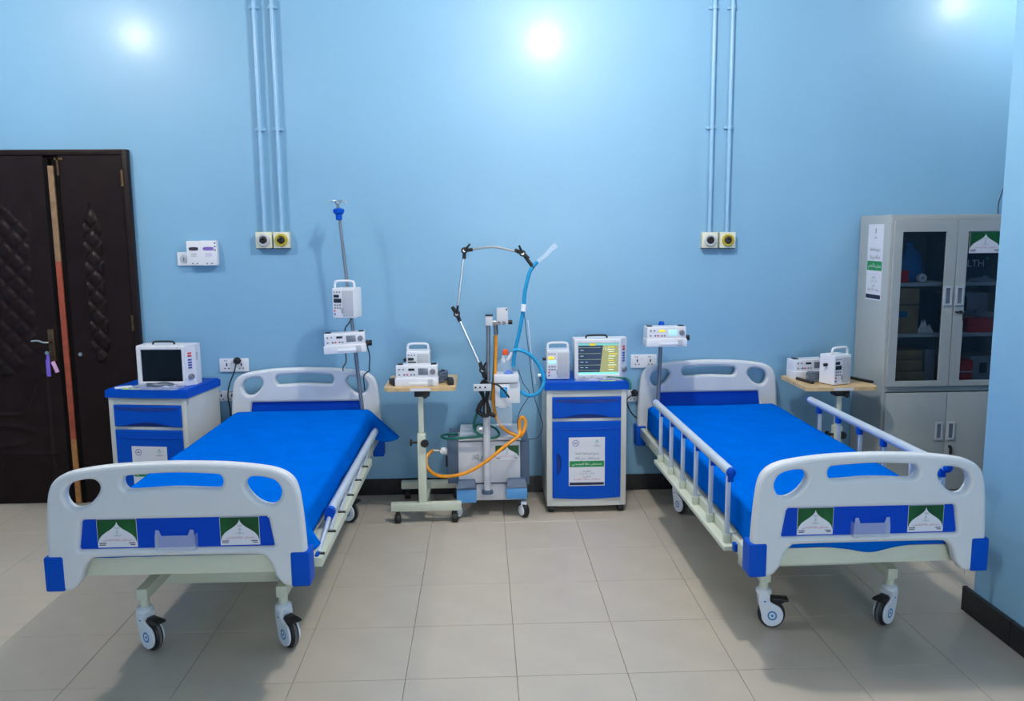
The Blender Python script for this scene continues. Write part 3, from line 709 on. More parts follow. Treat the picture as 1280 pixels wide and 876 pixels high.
# ------------------------------------------------------------------ bedside cabinets
def bedside_cabinet(loc, rz, label):
    r = empty('bedside_cabinet', loc, rz, label, 'cabinet', 'blue and cream bedside cabinets')
    W, D, Z0, Z1 = .25, .42, .045, .790
    b = MB(CAB).box((-W, 0.0, Z0), (W, D, Z1), .006)
    # bowed plinth front
    arc = [(-W, 0)] + [(-W+2*W*k/16, -.012*math.sin(PI*k/16)) for k in range(17)] + [(W, 0), (W, .02), (-W, .02)]
    b.prism(arc, .062, T(0, 0, Z0)); b.prism(arc, .032, T(0, 0, Z1-.042))
    b.prism([(x, y*.5-.002) for x, y in arc], .016, T(0, 0, .592))
    for s in (-1, 1): b.box((s*W-(.036 if s > 0 else 0), -.006, Z0), (s*W+(.036 if s < 0 else 0), .01, Z1), .004)
    b.build('body', r)
    t = MB(BPL)
    pr = [(-W-.012, D), (-W-.012, .0)] + [(-W-.012+2*(W+.012)*k/16, -.016-.010*math.sin(PI*k/16)) for k in range(17)] + [(W+.012, 0), (W+.012, D)]
    bm_ = bmesh.new(); vs_ = [bm_.verts.new((x, y, Z1)) for x, y in pr]; f_ = bm_.faces.new(vs_)
    e_ = bmesh.ops.extrude_face_region(bm_, geom=[f_]); bmesh.ops.translate(bm_, vec=(0, 0, .050), verts=[v for v in e_['geom'] if isinstance(v, bmesh.types.BMVert)])
    bmesh.ops.bevel(bm_, geom=[e for e in bm_.edges if abs(e.verts[0].co.z-e.verts[1].co.z) < 1e-6 and e.verts[0].co.z > Z1+.01], offset=.008, segments=2, affect='EDGES')
    t.bm(bm_).build('top', r)
    # drawer with arched grip cut
    x0, x1, z0, z1 = -.214, .214, .612, .744
    notch = [(x0+.06+(x1-x0-.12)*k/12, z0+.024*math.sin(PI*k/12)) for k in range(13)]
    dr = MB(BPL).plate([(x0, z0)]+notch+[(x1, z0), (x1, z1), (x0, z1)], [], .020, .005, T(0, -.008, 0)).build('drawer', r)
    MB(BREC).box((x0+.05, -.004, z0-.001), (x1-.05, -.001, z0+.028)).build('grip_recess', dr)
    lip = [(x0+.02+(x1-x0-.04)*k/12, z1-.026-.010*math.sin(PI*k/12)) for k in range(13)]
    MB(BREC).prism([(x0+.012, z1-.020), (x0+.02, z1-.012), (x1-.02, z1-.012), (x1-.012, z1-.020)]+lip[::-1], .0035, Matrix.Translation((0, -.0165, 0)) @ Matrix.Rotation(PI/2, 4, 'X')).build('drawer_lip_shade', dr)  # dark crescent, the lip's shadow put in as colour
    dz0, dz1 = .100, .590
    do = MB(BPL).plate([(x0, dz0)]+[(x0+(x1-x0)*k/12, dz0-.010*math.sin(PI*k/12)) for k in range(1, 12)]+[(x1, dz0), (x1, dz1), (x0, dz1)],
                       [spline2([(x0+.028, .385), (x0+.050, .36), (x0+.052, .32), (x0+.050, .28), (x0+.028, .255)], 4)], .020, .005, T(0, -.008, 0)).build('door', r)
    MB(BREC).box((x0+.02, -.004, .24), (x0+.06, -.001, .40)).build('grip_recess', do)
    MB(BDK).tube([(x0+.02, -.019, dz1-.045), (0, -.020, dz1-.050), (x1-.02, -.019, dz1-.045)], .0025, 6).build('door_bead', do)
    notice(do, Matrix.Translation((.0, -.0195, .335)), .226, .312)
    for sx in (-1, 1):
        for yy in (.022, D-.05):
            MB(BLACK).lathe([(.026, -.018), (.029, -.012), (.029, .012), (.026, .018)], Matrix.Translation((sx*(W-.030), yy, .029)) @ Matrix.Rotation(PI/2, 4, 'Y'), 16).box((sx*(W-.030)-.016, yy-.016, .029), (sx*(W-.030)+.016, yy+.016, .0455), .003).build('caster', r)
    return r
CT = .840
mc = bedside_cabinet((.642, 5.0, 0), 0, 'blue and cream bedside cabinet in the middle, under the lit monitor')
lc = bedside_cabinet((-2.030, 4.965, 0), -.150, 'blue and cream bedside cabinet beside the dark door, behind left bed')
p = at(717.6, 472, 5.10)
monitor((p.x, 5.10, CT), 0, 'white patient monitor with lit trace screen on the middle cabinet', True)
p = at(171.6, 478, 5.06)
lm = monitor((p.x, 5.085, CT), -.06, 'white patient monitor with dark screen on cabinet beside door', False)
p = at(697, 476, 5.11)
infusion_pump((p.x, 5.13, CT+.004), 0, 'box infusion pump with yellow lit display on the middle cabinet', True)
def coil(name, c, label, mat_, rx, ry, turns, r=.004, h=.004, cat='cable'):
    P = []
    for k in range(int(turns*18)+1):
        q = 2*PI*k/18; f = 1+.12*math.sin(k*.7)
        P.append((c[0]+rx*f*math.cos(q), c[1]+ry*f*math.sin(q), c[2]+r+h*k/18+.002*math.sin(k*1.3)))
    o = MB(mat_).tube(P, r, 6).build(name); return tag(o, label, cat)
def crumple(name, c, sx, sy, h, mat_, label, cat, seed, rz=0):
    n = 16; vs = []; fs = []
    for j in range(n+1):
        for i in range(n+1):
            u, v = i/n*2-1, j/n*2-1
            e = max(0, 1-max(abs(u), abs(v))**4)
            z = .001+h*e*(.35+.65*abs(noise.noise(Vector((u*2.6+seed, v*2.6, seed*1.7)))*1.8))
            vs.append((u*sx*(1+.08*noise.noise(Vector((v*3, seed, 1)))), v*sy*(1+.10*noise.noise(Vector((u*3, seed, 4)))), z))
    for j in range(n):
        for i in range(n):
            a = j*(n+1)+i; fs += [[a, a+1, a+n+2], [a, a+n+2, a+n+1]]
    o = MB(mat_).add(vs, fs).build(name, loc=c, smooth=25); o.rotation_euler.z = rz
    md = o.modifiers.new('film', 'SOLIDIFY'); md.thickness = .0008
    return tag(o, label, cat)
crumple('plastic_bag', (-1.985, 5.000, CT), .155, .065, .030, CLEARB, 'crumpled clear plastic bag of leads before the dark-screened monitor', 'plastic bag', 3.1, -.15)
coil('sensor_cable', (-1.965, 4.995, CT+.012), 'coiled dark sensor lead in the bag before the dark-screened monitor', GCAB, .075, .040, 2.5, .005)
o = MB(LEAF).box((-.055, -.018, 0), (.055, .018, .002)).build('leaflet', loc=(-2.13, 4.985, CT)); o.rotation_euler.z = -.1; tag(o, 'lime green leaflet at the front edge of the left cabinet top', 'leaflet')
o = MB(PAPER).box((-.05, -.035, 0), (.05, .035, .003)).build('paper_sheet', loc=(-2.20, 5.045, CT)); o.rotation_euler.z = .5; tag(o, 'white folded paper on the left cabinet top beside monitor', 'paper')
crumple('plastic_bag', (.655, 5.035, CT), .085, .032, .026, CLEARB, 'crumpled clear plastic bag before the lit monitor', 'plastic bag', 8.3)
crumple('plastic_bag', (.80, 5.040, CT), .075, .028, .018, CLEARB, 'flat clear bag with lime strip at the right of middle cabinet top', 'plastic bag', 5.9)
o = MB(LEAF).box((-.045, -.006, 0), (.045, .006, .003)).build('leaflet', loc=(.775, 5.002, CT+.001)); tag(o, 'thin lime strip on the middle cabinet top', 'leaflet')
o = MB(HOSEG).tube(spline([(.78, 5.075, CT+.012), (.84, 5.06, CT+.010), (.885, 5.03, CT+.012), (.897, 5.005, CT+.008), (.908, 4.968, CT-.002), (.907, 4.962, CT-.05)], 6), .007, 8).build('sensor_cable')
tag(o, 'dark green lead hanging over the right edge of the middle cabinet', 'cable')
coil('sensor_cable', (.525, 5.19, CT), 'coiled blue-grey cable between the lit pump and lit monitor', GCAB, .028, .06, 5, .007, .014)
# ------------------------------------------------------------------ overbed tables
def overbed_table(loc, label, w=.43, d=.46, ztop=.847):
    r = empty('overbed_table', loc, 0, label, 'overbed table', 'wood-topped overbed tables')
    b = MB(WOOD).prism(rrect(-w/2, 0, w/2, d, .035), .022, T(0, 0, ztop-.022)); b.build('top', r)
    MB(DEV).box((-.055, -.002, ztop-.020), (.065, .0005, ztop-.004)).build('label_strip', r)
    q = MB(BLACK).box((-.035, .02, ztop-.06), (.055, .10, ztop-.022), .005).cyl((.03, .0, ztop-.052), (.03, .02, ztop-.052), .015, n=14).build('tilt_clamp', r)
    q = MB(CREAM).box((-.016, .042, .54), (.016, .078, ztop-.05), .004); q.build('inner_post', r)
    q = MB(CREAM).box((-.025, .032, .07), (.025, .086, .555), .005); q.build('outer_post', r)
    q = MB(BLACK).cyl((-.06, .05, .50), (.034, .05, .50), .007).lathe([(.024, -.008), (.026, 0), (.022, .012)], Matrix.Translation((.02, .02, .50)) @ Matrix.Rotation(PI/2, 4, 'X'), 8).cyl((-.07, .05, .50), (-.058, .05, .50), .022, n=8)
    q.build('clamp_knob', r)
    MB(CREAM).box((-w/2+.02, .02, .075), (w/2+.02, .07, .125), .005).build('foot_bar', r)
    MB(CREAM).box((-w/2+.04, .47, .075), (w/2+.04, .52, .125), .005).build('foot_bar', r)
    MB(CREAM).box((-.025, .06, .078), (.025, .48, .115), .004).build('link_bar', r)
    for xx, yy in ((-w/2+.06, .035), (w/2-.02, .035), (-w/2+.08, .505), (w/2, .505)):
        MB(BLACK).lathe([(.025, -.018), (.028, -.012), (.028, .012), (.025, .018)], Matrix.Translation((xx, yy, .028)) @ Matrix.Rotation(PI/2, 4, 'Y'), 18).box((xx-.012, yy-.012, .04), (xx+.012, yy+.012, .078)).build('caster', r)
    return r
p = at(524, 490, 4.84)
TLX = -.378
overbed_table((TLX, 4.84, 0), 'wood-topped overbed table beside the ventilator, holding two pumps')
s = syringe_pump((at(522, 480, 4.95).x, 4.945, .847), 0, 'wide syringe pump on the table beside the ventilator, front one')
infusion_pump((at(523.5, 455, 5.12).x, 5.12, .851), 0, 'box infusion pump behind a syringe pump on the table beside ventilator')
for (x, y, rz, l) in ((TLX-.165, 4.96, .35, 'black adapter lying at the left edge of the table beside ventilator'), (TLX+.180, 4.96, .08, 'black adapter lying at the right edge of the table beside ventilator')):
    o = MB(BLACK).box((-.018, -.055, 0), (.018, .055, .034), .006).build('power_adapter', loc=(x, y, .847)); o.rotation_euler.z = rz; tag(o, l, 'adapter')
coil('power_cable', (TLX+.125, 5.06, .847), 'coiled grey power cable beside the syringe pump near ventilator', GCAB, .028, .085, 4, .0075, .014)
coil('power_cable', (TLX-.135, 5.06, .847), 'coiled pale cable behind left adapter near ventilator', DEV2, .04, .05, 2, .004, .005)
overbed_table((2.195, 4.86, 0), 'wood-topped overbed table between right bed and grey bookcase', .45, .46, .805)
RTZ = .805
infusion_pump((2.195, 4.985, RTZ+.004), .42, 'box infusion pump on the table in front of the grey bookcase')
syringe_pump((2.125, 5.225, RTZ), .16, 'wide syringe pump at the back of the table near bookcase')
for (x, y, rz, l) in ((2.035, 5.09, .20, 'black cable strip along the left edge of the table near bookcase'), (2.395, 5.08, .35, 'black cable strip along the right edge of the table near bookcase')):
    o = MB(BLACK).box((-.012, -.11, 0), (.012, .11, .016), .005).build('power_adapter', loc=(x, y, RTZ)); o.rotation_euler.z = rz; tag(o, l, 'adapter')
coil('power_cable', (2.115, 5.075, RTZ), 'coiled blue-grey cable bundle between two pumps near bookcase', GCAB, .058, .034, 5, .0075, .011)
o = MB(GCAB).box((-.025, -.02, 0), (.025, .02, .125), .006).build('power_adapter', loc=(2.235, 5.27, RTZ)); tag(o, 'dark upright adapter standing behind the box pump near bookcase', 'adapter')
# ------------------------------------------------------------------ IV poles
def iv_pole(p0, p1, label, hooks, collar_t):
    r = empty('iv_pole', p0, 0, label, 'iv pole'); v = Vector(p1)-Vector(p0)
    MB(ALU).tube([v*-.10, v*0, v], [.013, .013, .0085 if hooks else .012], 12).build('pole', r)
    c = v*collar_t
    if hooks:
        MB(BPL).lathe([(.014, -.045), (.020, -.04), (.020, -.01), (.033, .0), (.036, .02), (.024, .026), (.012, .03)], Matrix.Translation(v*.955), 16).build('top_collar', r)
        b = MB(STEEL)
        for k in range(4):
            q = k*PI/2+.5; d = Vector((math.cos(q), math.sin(q), 0))
            b.tube(spline([v*.97, v*.99+Vector((0, 0, .02)), v*.99+Vector((0, 0, .03))+d*.03, v*.99+Vector((0, 0, .012))+d*.045, v*.99+Vector((0, 0, .026))+d*.058], 5), .003, 6)
        b.build('hook', r)
    MB(BPL).lathe([(.014, -.03), (.022, -.025), (.020, .02), (.014, .035)], Matrix.Translation(c), 14).build('lock_collar', r)
    return r
YP = 5.235
b0 = at(453, 512, YP); b1 = at(422, 254, YP)
IVL = iv_pole(b0, b1, 'tall steel drip pole with hooks at the head of left bed', True, .365)
b2 = at(822, 512, YP); b3 = at(827, 404, YP)
IVR = iv_pole(b2, b3, 'short steel drip pole with blue cap at the head of right bed', False, .96)
p = at(434.5, 396.5, YP-.085); s = infusion_pump((p.x, YP-.080, p.z), -.26, 'box infusion pump clamped high on the tall drip pole', False)
p = at(432.5, 440, YP-.085); s = syringe_pump((p.x, YP-.080, p.z), .10, 'wide syringe pump clamped on the tall drip pole beneath a box pump', False, True); s.rotation_euler.y = -.04
p = at(831, 432, YP-.085); s = syringe_pump((p.x, YP-.080, p.z), .04, 'wide syringe pump with lit display clamped on the short drip pole', True, True)
o = MB(BLACK).tube(spline([at(459, 432, YP-.02), at(462, 445, YP), at(461.5, 460, YP), at(462, 463, YP+.0), at(455, 470, YP+.02), at(456, 488, YP+.03)], 6), .0038, 7).build('power_cable'); tag(o, 'black cable hanging from the syringe pump clamp on tall drip pole', 'cable')
o = MB(BLACK).tube(spline([at(440, 397, YP-.02), at(436, 404, YP+.01), at(431, 413, YP+.025), at(432, 440, YP+.03), at(432.5, 452, YP+.03), at(429, 459, YP+.03), at(429, 463, YP+.05)], 6), .0038, 7).build('power_cable'); tag(o, 'black cable hanging behind the pumps of tall drip pole', 'cable')
# ------------------------------------------------------------------ ventilator
VY = 4.97
V0 = Vector((.03, VY, 0))
vent = empty('ventilator', V0, 0, 'white ventilator trolley with hinged arm, blue hose and orange hose', 'ventilator')
def v(x, y, Y=VY): return at(x, y, Y)-V0
def vb(M, x0, y0, x1, y1, Y0, Y1, bev=.004):   # block whose front face covers the photo rectangle at depth Y0
    a = at(x0, y1, Y0)-V0; b = at(x1, y0, Y0)-V0
    return MB(M).box((a.x, Y0-V0.y, a.z), (b.x, Y1-V0.y, b.z), bev)
body = vb(VENTW, 573.5, 551, 650, 604, VY+.03, 5.36); body.build('housing', vent)
b = vb(VENTW, 575, 604, 655, 626, VY+.045, 5.34, .006); b.build('base', vent)
b = vb(VENTG, 560, 551, 573.5, 604.5, VY+.04, 5.35); b.build('side_column', vent)
b = vb(VENTG, 650, 552, 661.5, 606, VY+.04, 5.35); b.build('side_column', vent)
vb(VENTW, 574, 546, 651, 551, VY+.02, 5.36, .003).build('top_plate', vent)
for (x0, x1, ya, yb, yc, cx, sx) in ((571, 595.5, 603, 612, 629, 572, -1), (633, 659, 601, 610, 624, 654.5, 1)):
    f = vb(VENTB, x0, yb, x1, yc, VY-.06, VY+.10, .006).build('foot', vent)
    a = at(x0, yb, VY-.06)-V0; c = at(x1, yb, VY-.06)-V0; zt = (at(x0, ya, VY)-V0).z
    vs = [(a.x, -.06, a.z), (c.x, -.06, a.z), (c.x, .10, a.z), (a.x, .10, a.z), (a.x+.01, -.01, zt+.012), (c.x-.01, -.01, zt+.012), (c.x-.01, .10, zt+.012), (a.x+.01, .10, zt+.012)]
    MB(VENTG).add(vs, [[0, 1, 2, 3], [4, 5, 6, 7], [0, 1, 5, 4], [1, 2, 6, 5], [2, 3, 7, 6], [3, 0, 4, 7]]).build('foot_cap', f)
    for yy, nm in ((VY-.03, 1), (5.30, 1)):
        q = at(cx, 640, VY)-V0
        X = Matrix.Translation((q.x, yy-V0.y, .044)) @ Matrix.Rotation(.5*sx, 4, 'Z') @ Matrix.Rotation(PI/2, 4, 'Y')
        k = MB(BLACK).lathe([(.034, -.018), (.042, -.016), (.044, -.010), (.044, .010), (.042, .016), (.034, .018)], X, 24).build('caster', vent)
        MB(CASTW).lathe([(.030, -.022), (.033, -.019), (.033, .019), (.030, .022)], X, 20).lathe([(.015, -.023), (.015, .023)], X, 14).box((q.x-.018, yy-V0.y-.018, .075), (q.x+.018, yy-V0.y+.018, .102), .004).build('wheel_cover', k)
PY = VY-.01
pt = v(610.3, 398, PY); pb = v(609.5, 614, PY); pm = v(610, 500, PY)
MB(ALU).tube([pm, pt], .0135, 16).build('upper_column', vent)
MB(VENTW).tube([pb, Vector((pb.x, pb.y, pm.z))], .0225, 18).build('lower_column', vent)
MB(VENTG).lathe([(.036, -.012), (.034, .006), (.024, .012)], Matrix.Translation(pb), 20).build('column_collar', vent)
vb(VENTW, 607, 395, 615.5, 407, PY-.022, PY+.022).build('column_head', vent)
vb(BLACK, 606.5, 393.5, 616, 395.3, PY-.024, PY+.024, .001).build('column_cap', vent)
mx = vb(VENTW, 621, 385.5, 635, 405.5, PY-.02, PY+.05).build('gas_mixer', vent)
k = v(637.5, 402.5, PY); MB(BLACK).cyl(k+Vector((-.016, 0, 0)), k+Vector((.014, 0, 0)), .014, n=14).build('knob', mx)
for px_ in (623.5, 630): k = v(px_, 403.5, PY-.02); MB(BTN).cyl(k, k+Vector((0, -.018, 0)), .011, n=14).build('knob', mx)
k = v(633, 386.5, PY); MB(BLACK).cyl(k, k+Vector((0, -.02, 0)), .006, n=8).build('port', mx)
MB(STEEL).cyl(v(615, 402, PY), v(622, 402, PY), .008).build('mixer_bracket', vent)
# hinged support arm
AY = PY-.03
A = [v(x, y, AY) for x, y in ((603, 462), (571, 392), (580.5, 313), (620, 308.8), (653, 316.5), (667, 334.5))]
MB(STEEL).tube([A[0], A[1]], .0085, 10).build('arm_rod', vent)
MB(STEEL).tube([A[1], A[2]], .0072, 10).build('arm_rod', vent)
MB(STEEL).tube(spline([A[2], A[2]*.5+A[3]*.5+Vector((0, 0, .004)), A[3], A[4]], 6), .0072, 10).build('arm_rod', vent)
MB(BLACK).tube([A[4], A[4]*.6+A[5]*.4, A[5]], [.0085, .010, .0125], 10).build('arm_clamp', vent)
for i, (dr, dn) in enumerate(((Vector((-.3, 0, .9)), Vector((.25, 0, -1))), (Vector((-.45, 0, .7)), Vector((.35, 0, -.9))), (Vector((1, 0, .1)), Vector((-.05, 0, -1))), (Vector((-.8, 0, .35)), Vector((.6, 0, -.5))))):
    P = A[(0, 1, 2, 4)[i]]
    dr.normalize(); dn.normalize()
    j = MB(BLACK).tube([P+dr*.050, P, P+dn*.050], [.011, .014, .011], 12).cyl(P+Vector((0, -.018, 0)), P+Vector((0, .018, 0)), .020, n=16)
    sd = Vector((dr.z, 0, -dr.x)); j.tube([P+Vector((0, -.022, 0)), P+Vector((0, -.03, 0))+(dr+sd*(.9 if i != 2 else -.9)).normalized()*.052], [.008, .006], 8)
    jj = j.build('arm_joint', vent)
    MB(STEEL).cyl(P+Vector((0, -.024, 0)), P+Vector((0, -.018, 0)), .009, n=12).build('pivot', jj)
MB(BLACK).cyl(v(604, 463, AY), v(608, 474, PY), .012).build('arm_base', vent)
# clamp bar with three holes, and the cable bundle on it
cb = vb(VENTW, 592, 480, 614, 489, PY-.092, PY-.080, .003).build('clamp_bar', vent)
for xx in (594.5, 600, 606.5): k = v(xx, 484.2, PY-.092); MB(BLACK).cyl(k+Vector((0, .002, 0)), k+Vector((0, -.003, 0)), .006, n=10).build('hole', cb)
for i in range(7):
    a = random.uniform(-1, 1); e = random.uniform(-1, 1)
    P = [v(605+3*a, 474+2*abs(a), PY-.055-.012*abs(e)), v(601+4*a, 486, PY-.062+.01*e), v(604.5+1.5*a, 500, PY-.055+.008*e), v(600+7*a, 514, PY-.055+.012*e), v(606+3*e, 521, PY-.05), v(611+3*a, 514, PY-.045), v(608+1.5*e, 499, PY-.050), v(610+3*e, 484, PY-.06), v(605+3*a, 474+2*abs(a), PY-.055-.012*abs(e))]
    MB(BLACK).tube(spline(P, 6), .0048, 7).build('power_lead', vent)
MB(BLACK).tube(spline([v(613, 479, PY-.05), v(622, 481, PY-.06), v(630, 488, PY-.06), v(636.5, 497, PY-.06)], 6), .0055, 8).build('power_lead', vent)
MB(BLACK).cyl(v(612, 517, PY-.05), v(619, 520, PY-.05), .015, .011).build('lead_plug', vent)
MB(BLACK).tube(spline([v(603, 499, PY-.04), v(597, 508, PY-.04), v(597.5, 514, PY-.04), v(604, 516, PY-.04)], 6), .004, 7).build('power_lead', vent)
# humidifier
HY = PY-.04
hb = vb(DEV, 617.5, 468.5, 648.5, 479, HY, HY+.14, .006).build('humidifier', vent)
vb(DEV, 636, 479, 650, 504, HY+.02, HY+.13, .006).build('bracket', hb)
vb(DEV, 619, 480, 637, 508, HY+.005, HY+.10, .004).build('heater', hb)
vb(mat('humidifier_blue', (.01, .30, .66), .3), 625, 484, 634, 497, HY, HY+.006, .001).build('control_panel', hb)
vb(CLEAR, 621, 498, 640, 532, HY+.012, HY+.03, .003).build('drip_bag', hb)
vb(PAPER, 623, 505, 633, 510, HY+.008, HY+.012, .001).build('printed_label', hb)
c = v(631, 468.5, HY+.06)
ch = MB(CLEAR).lathe([(.052, 0), (.053, .03), (.046, .06), (.034, .085), (.022, .11), (.016, .125)], Matrix.Translation(c), 24).build('chamber', hb)
MB(mat('chamber_water_blue', (.01, .13, .80), .3)).lathe([(.030, .002), (.032, .012), (.018, .022), (.010, .03)], Matrix.Translation(c+Vector((.022, 0, 0))), 18).build('float', hb)
MB(ORANGE).lathe([(.014, .125), (.018, .130), (.018, .150), (.013, .158)], Matrix.Translation(c+Vector((.005, 0, 0))), 16).build('cap', hb)
k = v(640, 441, HY+.06); MB(DEV).cyl(k, c+Vector((.02, 0, .09)), .010, .012).build('port', hb)
k = v(628, 445, HY+.06); MB(DEV).cyl(k, c+Vector((-.005, 0, .08)), .008, .010).build('port', hb)
MB(GCAB).tube(spline([v(628, 446, HY+.05), v(624, 448, HY+.04), v(620.5, 450, HY+.05)], 4), .003, 6).build('tube', hb)
# hoses
def hose(M, pts, r, Y=None, n=10, nm='hose', ribs=False):
    P = [v(q[0], q[1], (q[2] if len(q) > 2 else Y)) for q in pts]
    S = spline(P, 10)
    if ribs:                                # corrugated wall
        S2 = []
        for a_, b_ in zip(S, S[1:]):
            nn = max(1, int((b_-a_).length/.004))
            S2 += [a_+(b_-a_)*k/nn for k in range(nn)]
        S2.append(S[-1])
        MB(M).tube(S2, [r*(1 if k % 2 else .84) for k in range(len(S2))], n).build(nm, vent, smooth=60)
    else: MB(M).tube(S, r, n).build(nm, vent)
hose(HOSEB, [(672, 327), (668, 331), (663, 338), (660, 347), (656, 365), (654.8, 381)], .0125, AY, ribs=True)
hose(HOSEB, [(654, 388), (651, 405), (647.5, 422), (643.5, 440), (641.5, 458)], .0125, AY+.01, ribs=True)
MB(CLEAR).tube([v(672, 327, AY), v(682, 319, AY), v(695, 306, AY)], [.014, .013, .020], 12).build('wye_piece', vent)
MB(INKW).cyl(v(654.8, 380, AY), v(654, 389, AY), .015, n=14).build('hose_connector', vent)
hose(HOSEB, [(641, 438.5), (649, 437.3), (662, 443), (673.5, 456), (679.5, 472, AY-.02), (677.5, 485, AY-.03), (669, 493, AY-.03), (659, 494, AY-.02), (652, 489.5, AY+.03)], .0125, AY, ribs=True)
k = v(676, 469, AY-.02); MB(INKW).cyl(k+Vector((-.018, 0, 0)), k, .010).build('hose_port', vent)
hose(INK, [(655, 386), (657.5, 412), (661, 440), (664.5, 470), (668, 496), (675, 519), (678.4, 532), (673, 546), (660.4, 549, PY+.02)], .0024, AY+.02, 6, 'sensor_line')
hose(INK, [(648, 462, PY), (653.5, 478), (661.5, 492.5), (650.5, 512.5), (647, 526), (647, 537)], .0024, AY+.04, 6, 'sensor_line')
hose(INKW, [(660, 400), (664, 440), (668, 470), (669, 480)], .002, AY+.03, 6, 'sensor_line')
hose(HOSEO, [(619.5, 405, PY), (619.8, 430), (618.8, 466), (616.5, 500), (620, 520), (628, 534), (640, 542), (650, 545, PY-.01), (655, 538, PY-.01), (657, 528, PY), (653, 521, PY), (649.5, 527, PY), (650, 536, PY), (648, 545, PY-.03), (632, 557, PY-.08), (610, 575, PY-.10), (585, 590, PY-.10), (560, 595.3, PY-.08), (543, 592.5, PY-.03), (534, 583, PY+.02), (533.5, 571, PY+.06), (541, 562.5, PY+.10)], .0105, PY+.01, 10)
hose(HOSEG, [(618, 420, PY+.03), (618, 440), (616, 480), (614, 500)], .006, PY+.04, 8)
MB(GCAB).cyl(v(619.5, 406, PY), v(620, 418, PY), .014).build('hose_connector', vent)
MB(INKW).lathe([(.010, -.03), (.022, -.02), (.024, .02), (.012, .03)], Matrix.Translation(v(556, 563.5, PY+.10)) @ Matrix.Rotation(PI/2, 4, 'Y'), 16).build('water_trap', vent)
MB(STEEL).cyl(v(541, 562.5, PY+.10), v(551, 563, PY+.10), .010).build('hose_connector', vent)
MB(BLACK).cyl(v(559, 570, PY+.10), v(558.5, 583, PY+.10), .010, .006).build('drain', vent)
hose(HOSEG, [(598, 513, PY-.03), (592.5, 528, PY-.01), (594, 539), (604, 545.5), (618, 547, PY+.02), (624, 543, PY+.05), (620, 536, PY+.08), (612, 532, PY+.06)], .008, PY, 10)
hose(HOSEG, [(594, 537, PY+.03), (596, 531, PY+.05), (604, 531.5, PY+.05), (606, 540, PY+.04), (600, 545), (580, 547.2), (560, 548.5, PY+.02), (552.5, 546, PY+.08), (556, 543.2, PY+.16), (575, 542, PY+.20), (597, 541, PY+.16)], .0075, PY, 10)
MB(STEEL).cyl(v(599, 536, PY-.02), v(603, 536, PY-.02), .014, n=14).build('hose_coupling', vent)
for xx in (573.5, 650.5): MB(STEEL).cyl(v(xx, 550, VY+.05), v(xx, 540, VY+.05), .008).build('top_post', vent)
k = v(650.5, 541, PY); MB(INKW).cyl(k, v(650, 534, PY), .011, .008).build('hose_port', vent)
a = at(619, 575, VY+.03); b_ = at(648.8, 556, VY+.03)
sticker(vent, Matrix.Translation(((a.x+b_.x)/2-V0.x, .0295, (a.z+b_.z)/2)), b_.x-a.x, b_.z-a.z)
q = MB(GCAB)
P = [v(590, 575, VY+.028), v(592, 568, VY+.028), v(594, 575, VY+.028), v(595, 569, VY+.028), v(598, 568, VY+.028), v(598, 573, VY+.028), v(595, 572, VY+.028), v(600, 576, VY+.028), v(603, 570, VY+.028)]
q.tube(P, .0016, 5).build('pen_mark', vent)
# ------------------------------------------------------------------ grey steel bookcase
BX0, BX1, BY0, BY1, BZ = 2.515, 3.365, 5.0, 5.425, 1.846
bk = empty('steel_bookcase', ((BX0+BX1)/2, BY0, 0), 0, 'grey steel bookcase with glass upper doors behind the right bed', 'bookcase')
ox = (BX0+BX1)/2
def L(x): return x-ox
D = BY1-BY0
b = MB(LOCK).box((L(BX0), .012, 0), (L(BX0)+.02, D, BZ), .003).box((L(BX1)-.02, .012, 0), (L(BX1), D, BZ), .003)
b.box((L(BX0)+.002, .0135, BZ-.035), (L(BX1)-.002, D-.001, BZ-.0015), .002).box((L(BX0)+.002, .0135, .74), (L(BX1)-.002, D-.014, .775), .002).box((L(BX0)+.002, .0135, .002), (L(BX1)-.002, D-.014, .10), .002)
b.box((L(BX0)+.01, D-.012, .05), (L(BX1)-.01, D-.002, BZ-.01)).build('carcass', bk)
SH = [.80]
for zs in (1.105, 1.425):
    MB(LOCKI).box((L(BX0)+.021, .045, zs-.022), (L(BX1)-.021, D-.013, zs), .002).build('shelf', bk)
XM = 2.927
def gdoor(x0, x1, g0, g1, z0, z1, gz0, gz1, hx):
    d = MB(LOCK).plate([(L(x0), z0), (L(x1), z0), (L(x1), z1), (L(x0), z1)], [[(L(g0), gz0), (L(g1), gz0), (L(g1), gz1), (L(g0), gz1)]], .018, .002, T(0, .0025, 0)).build('glass_door', bk)
    MB(GLASS).box((L(g0)-.004, .001, gz0-.004), (L(g1)+.004, .005, gz1+.004)).build('pane', d)
    h = MB(HND).plate([(L(hx)-.026, 1.285), (L(hx)+.026, 1.285), (L(hx)+.026, 1.405), (L(hx)-.026, 1.405)], [[(L(hx)-.014, 1.297), (L(hx)+.014, 1.297), (L(hx)+.014, 1.393), (L(hx)-.014, 1.393)]], .010, .002, T(0, -.008, 0))
    h.use(LCDG).box((L(hx)-.015, -.0075, 1.296), (L(hx)+.015, -.005, 1.394)).build('handle', d)
    return d
gdoor(2.532, XM-.002, 2.585, 2.858, .777, 1.810, .812, 1.740, 2.888)
d2 = gdoor(XM+.002, 3.340, 2.995, 3.278, .777, 1.810, .812, 1.740, 2.962)
q = MB(BLACK).cyl((L(2.975), -.006, 1.245), (L(2.975), -.014, 1.245), .010, n=12).box((L(2.968), -.016, 1.242), (L(2.94), -.010, 1.249), .001).box((L(2.985), -.016, 1.19), (L(2.998), -.012, 1.235), .002); q.build('lock_key', d2)
sticker(d2, Matrix.Translation((L(3.105), -.0005, 1.672)), .20, .130)
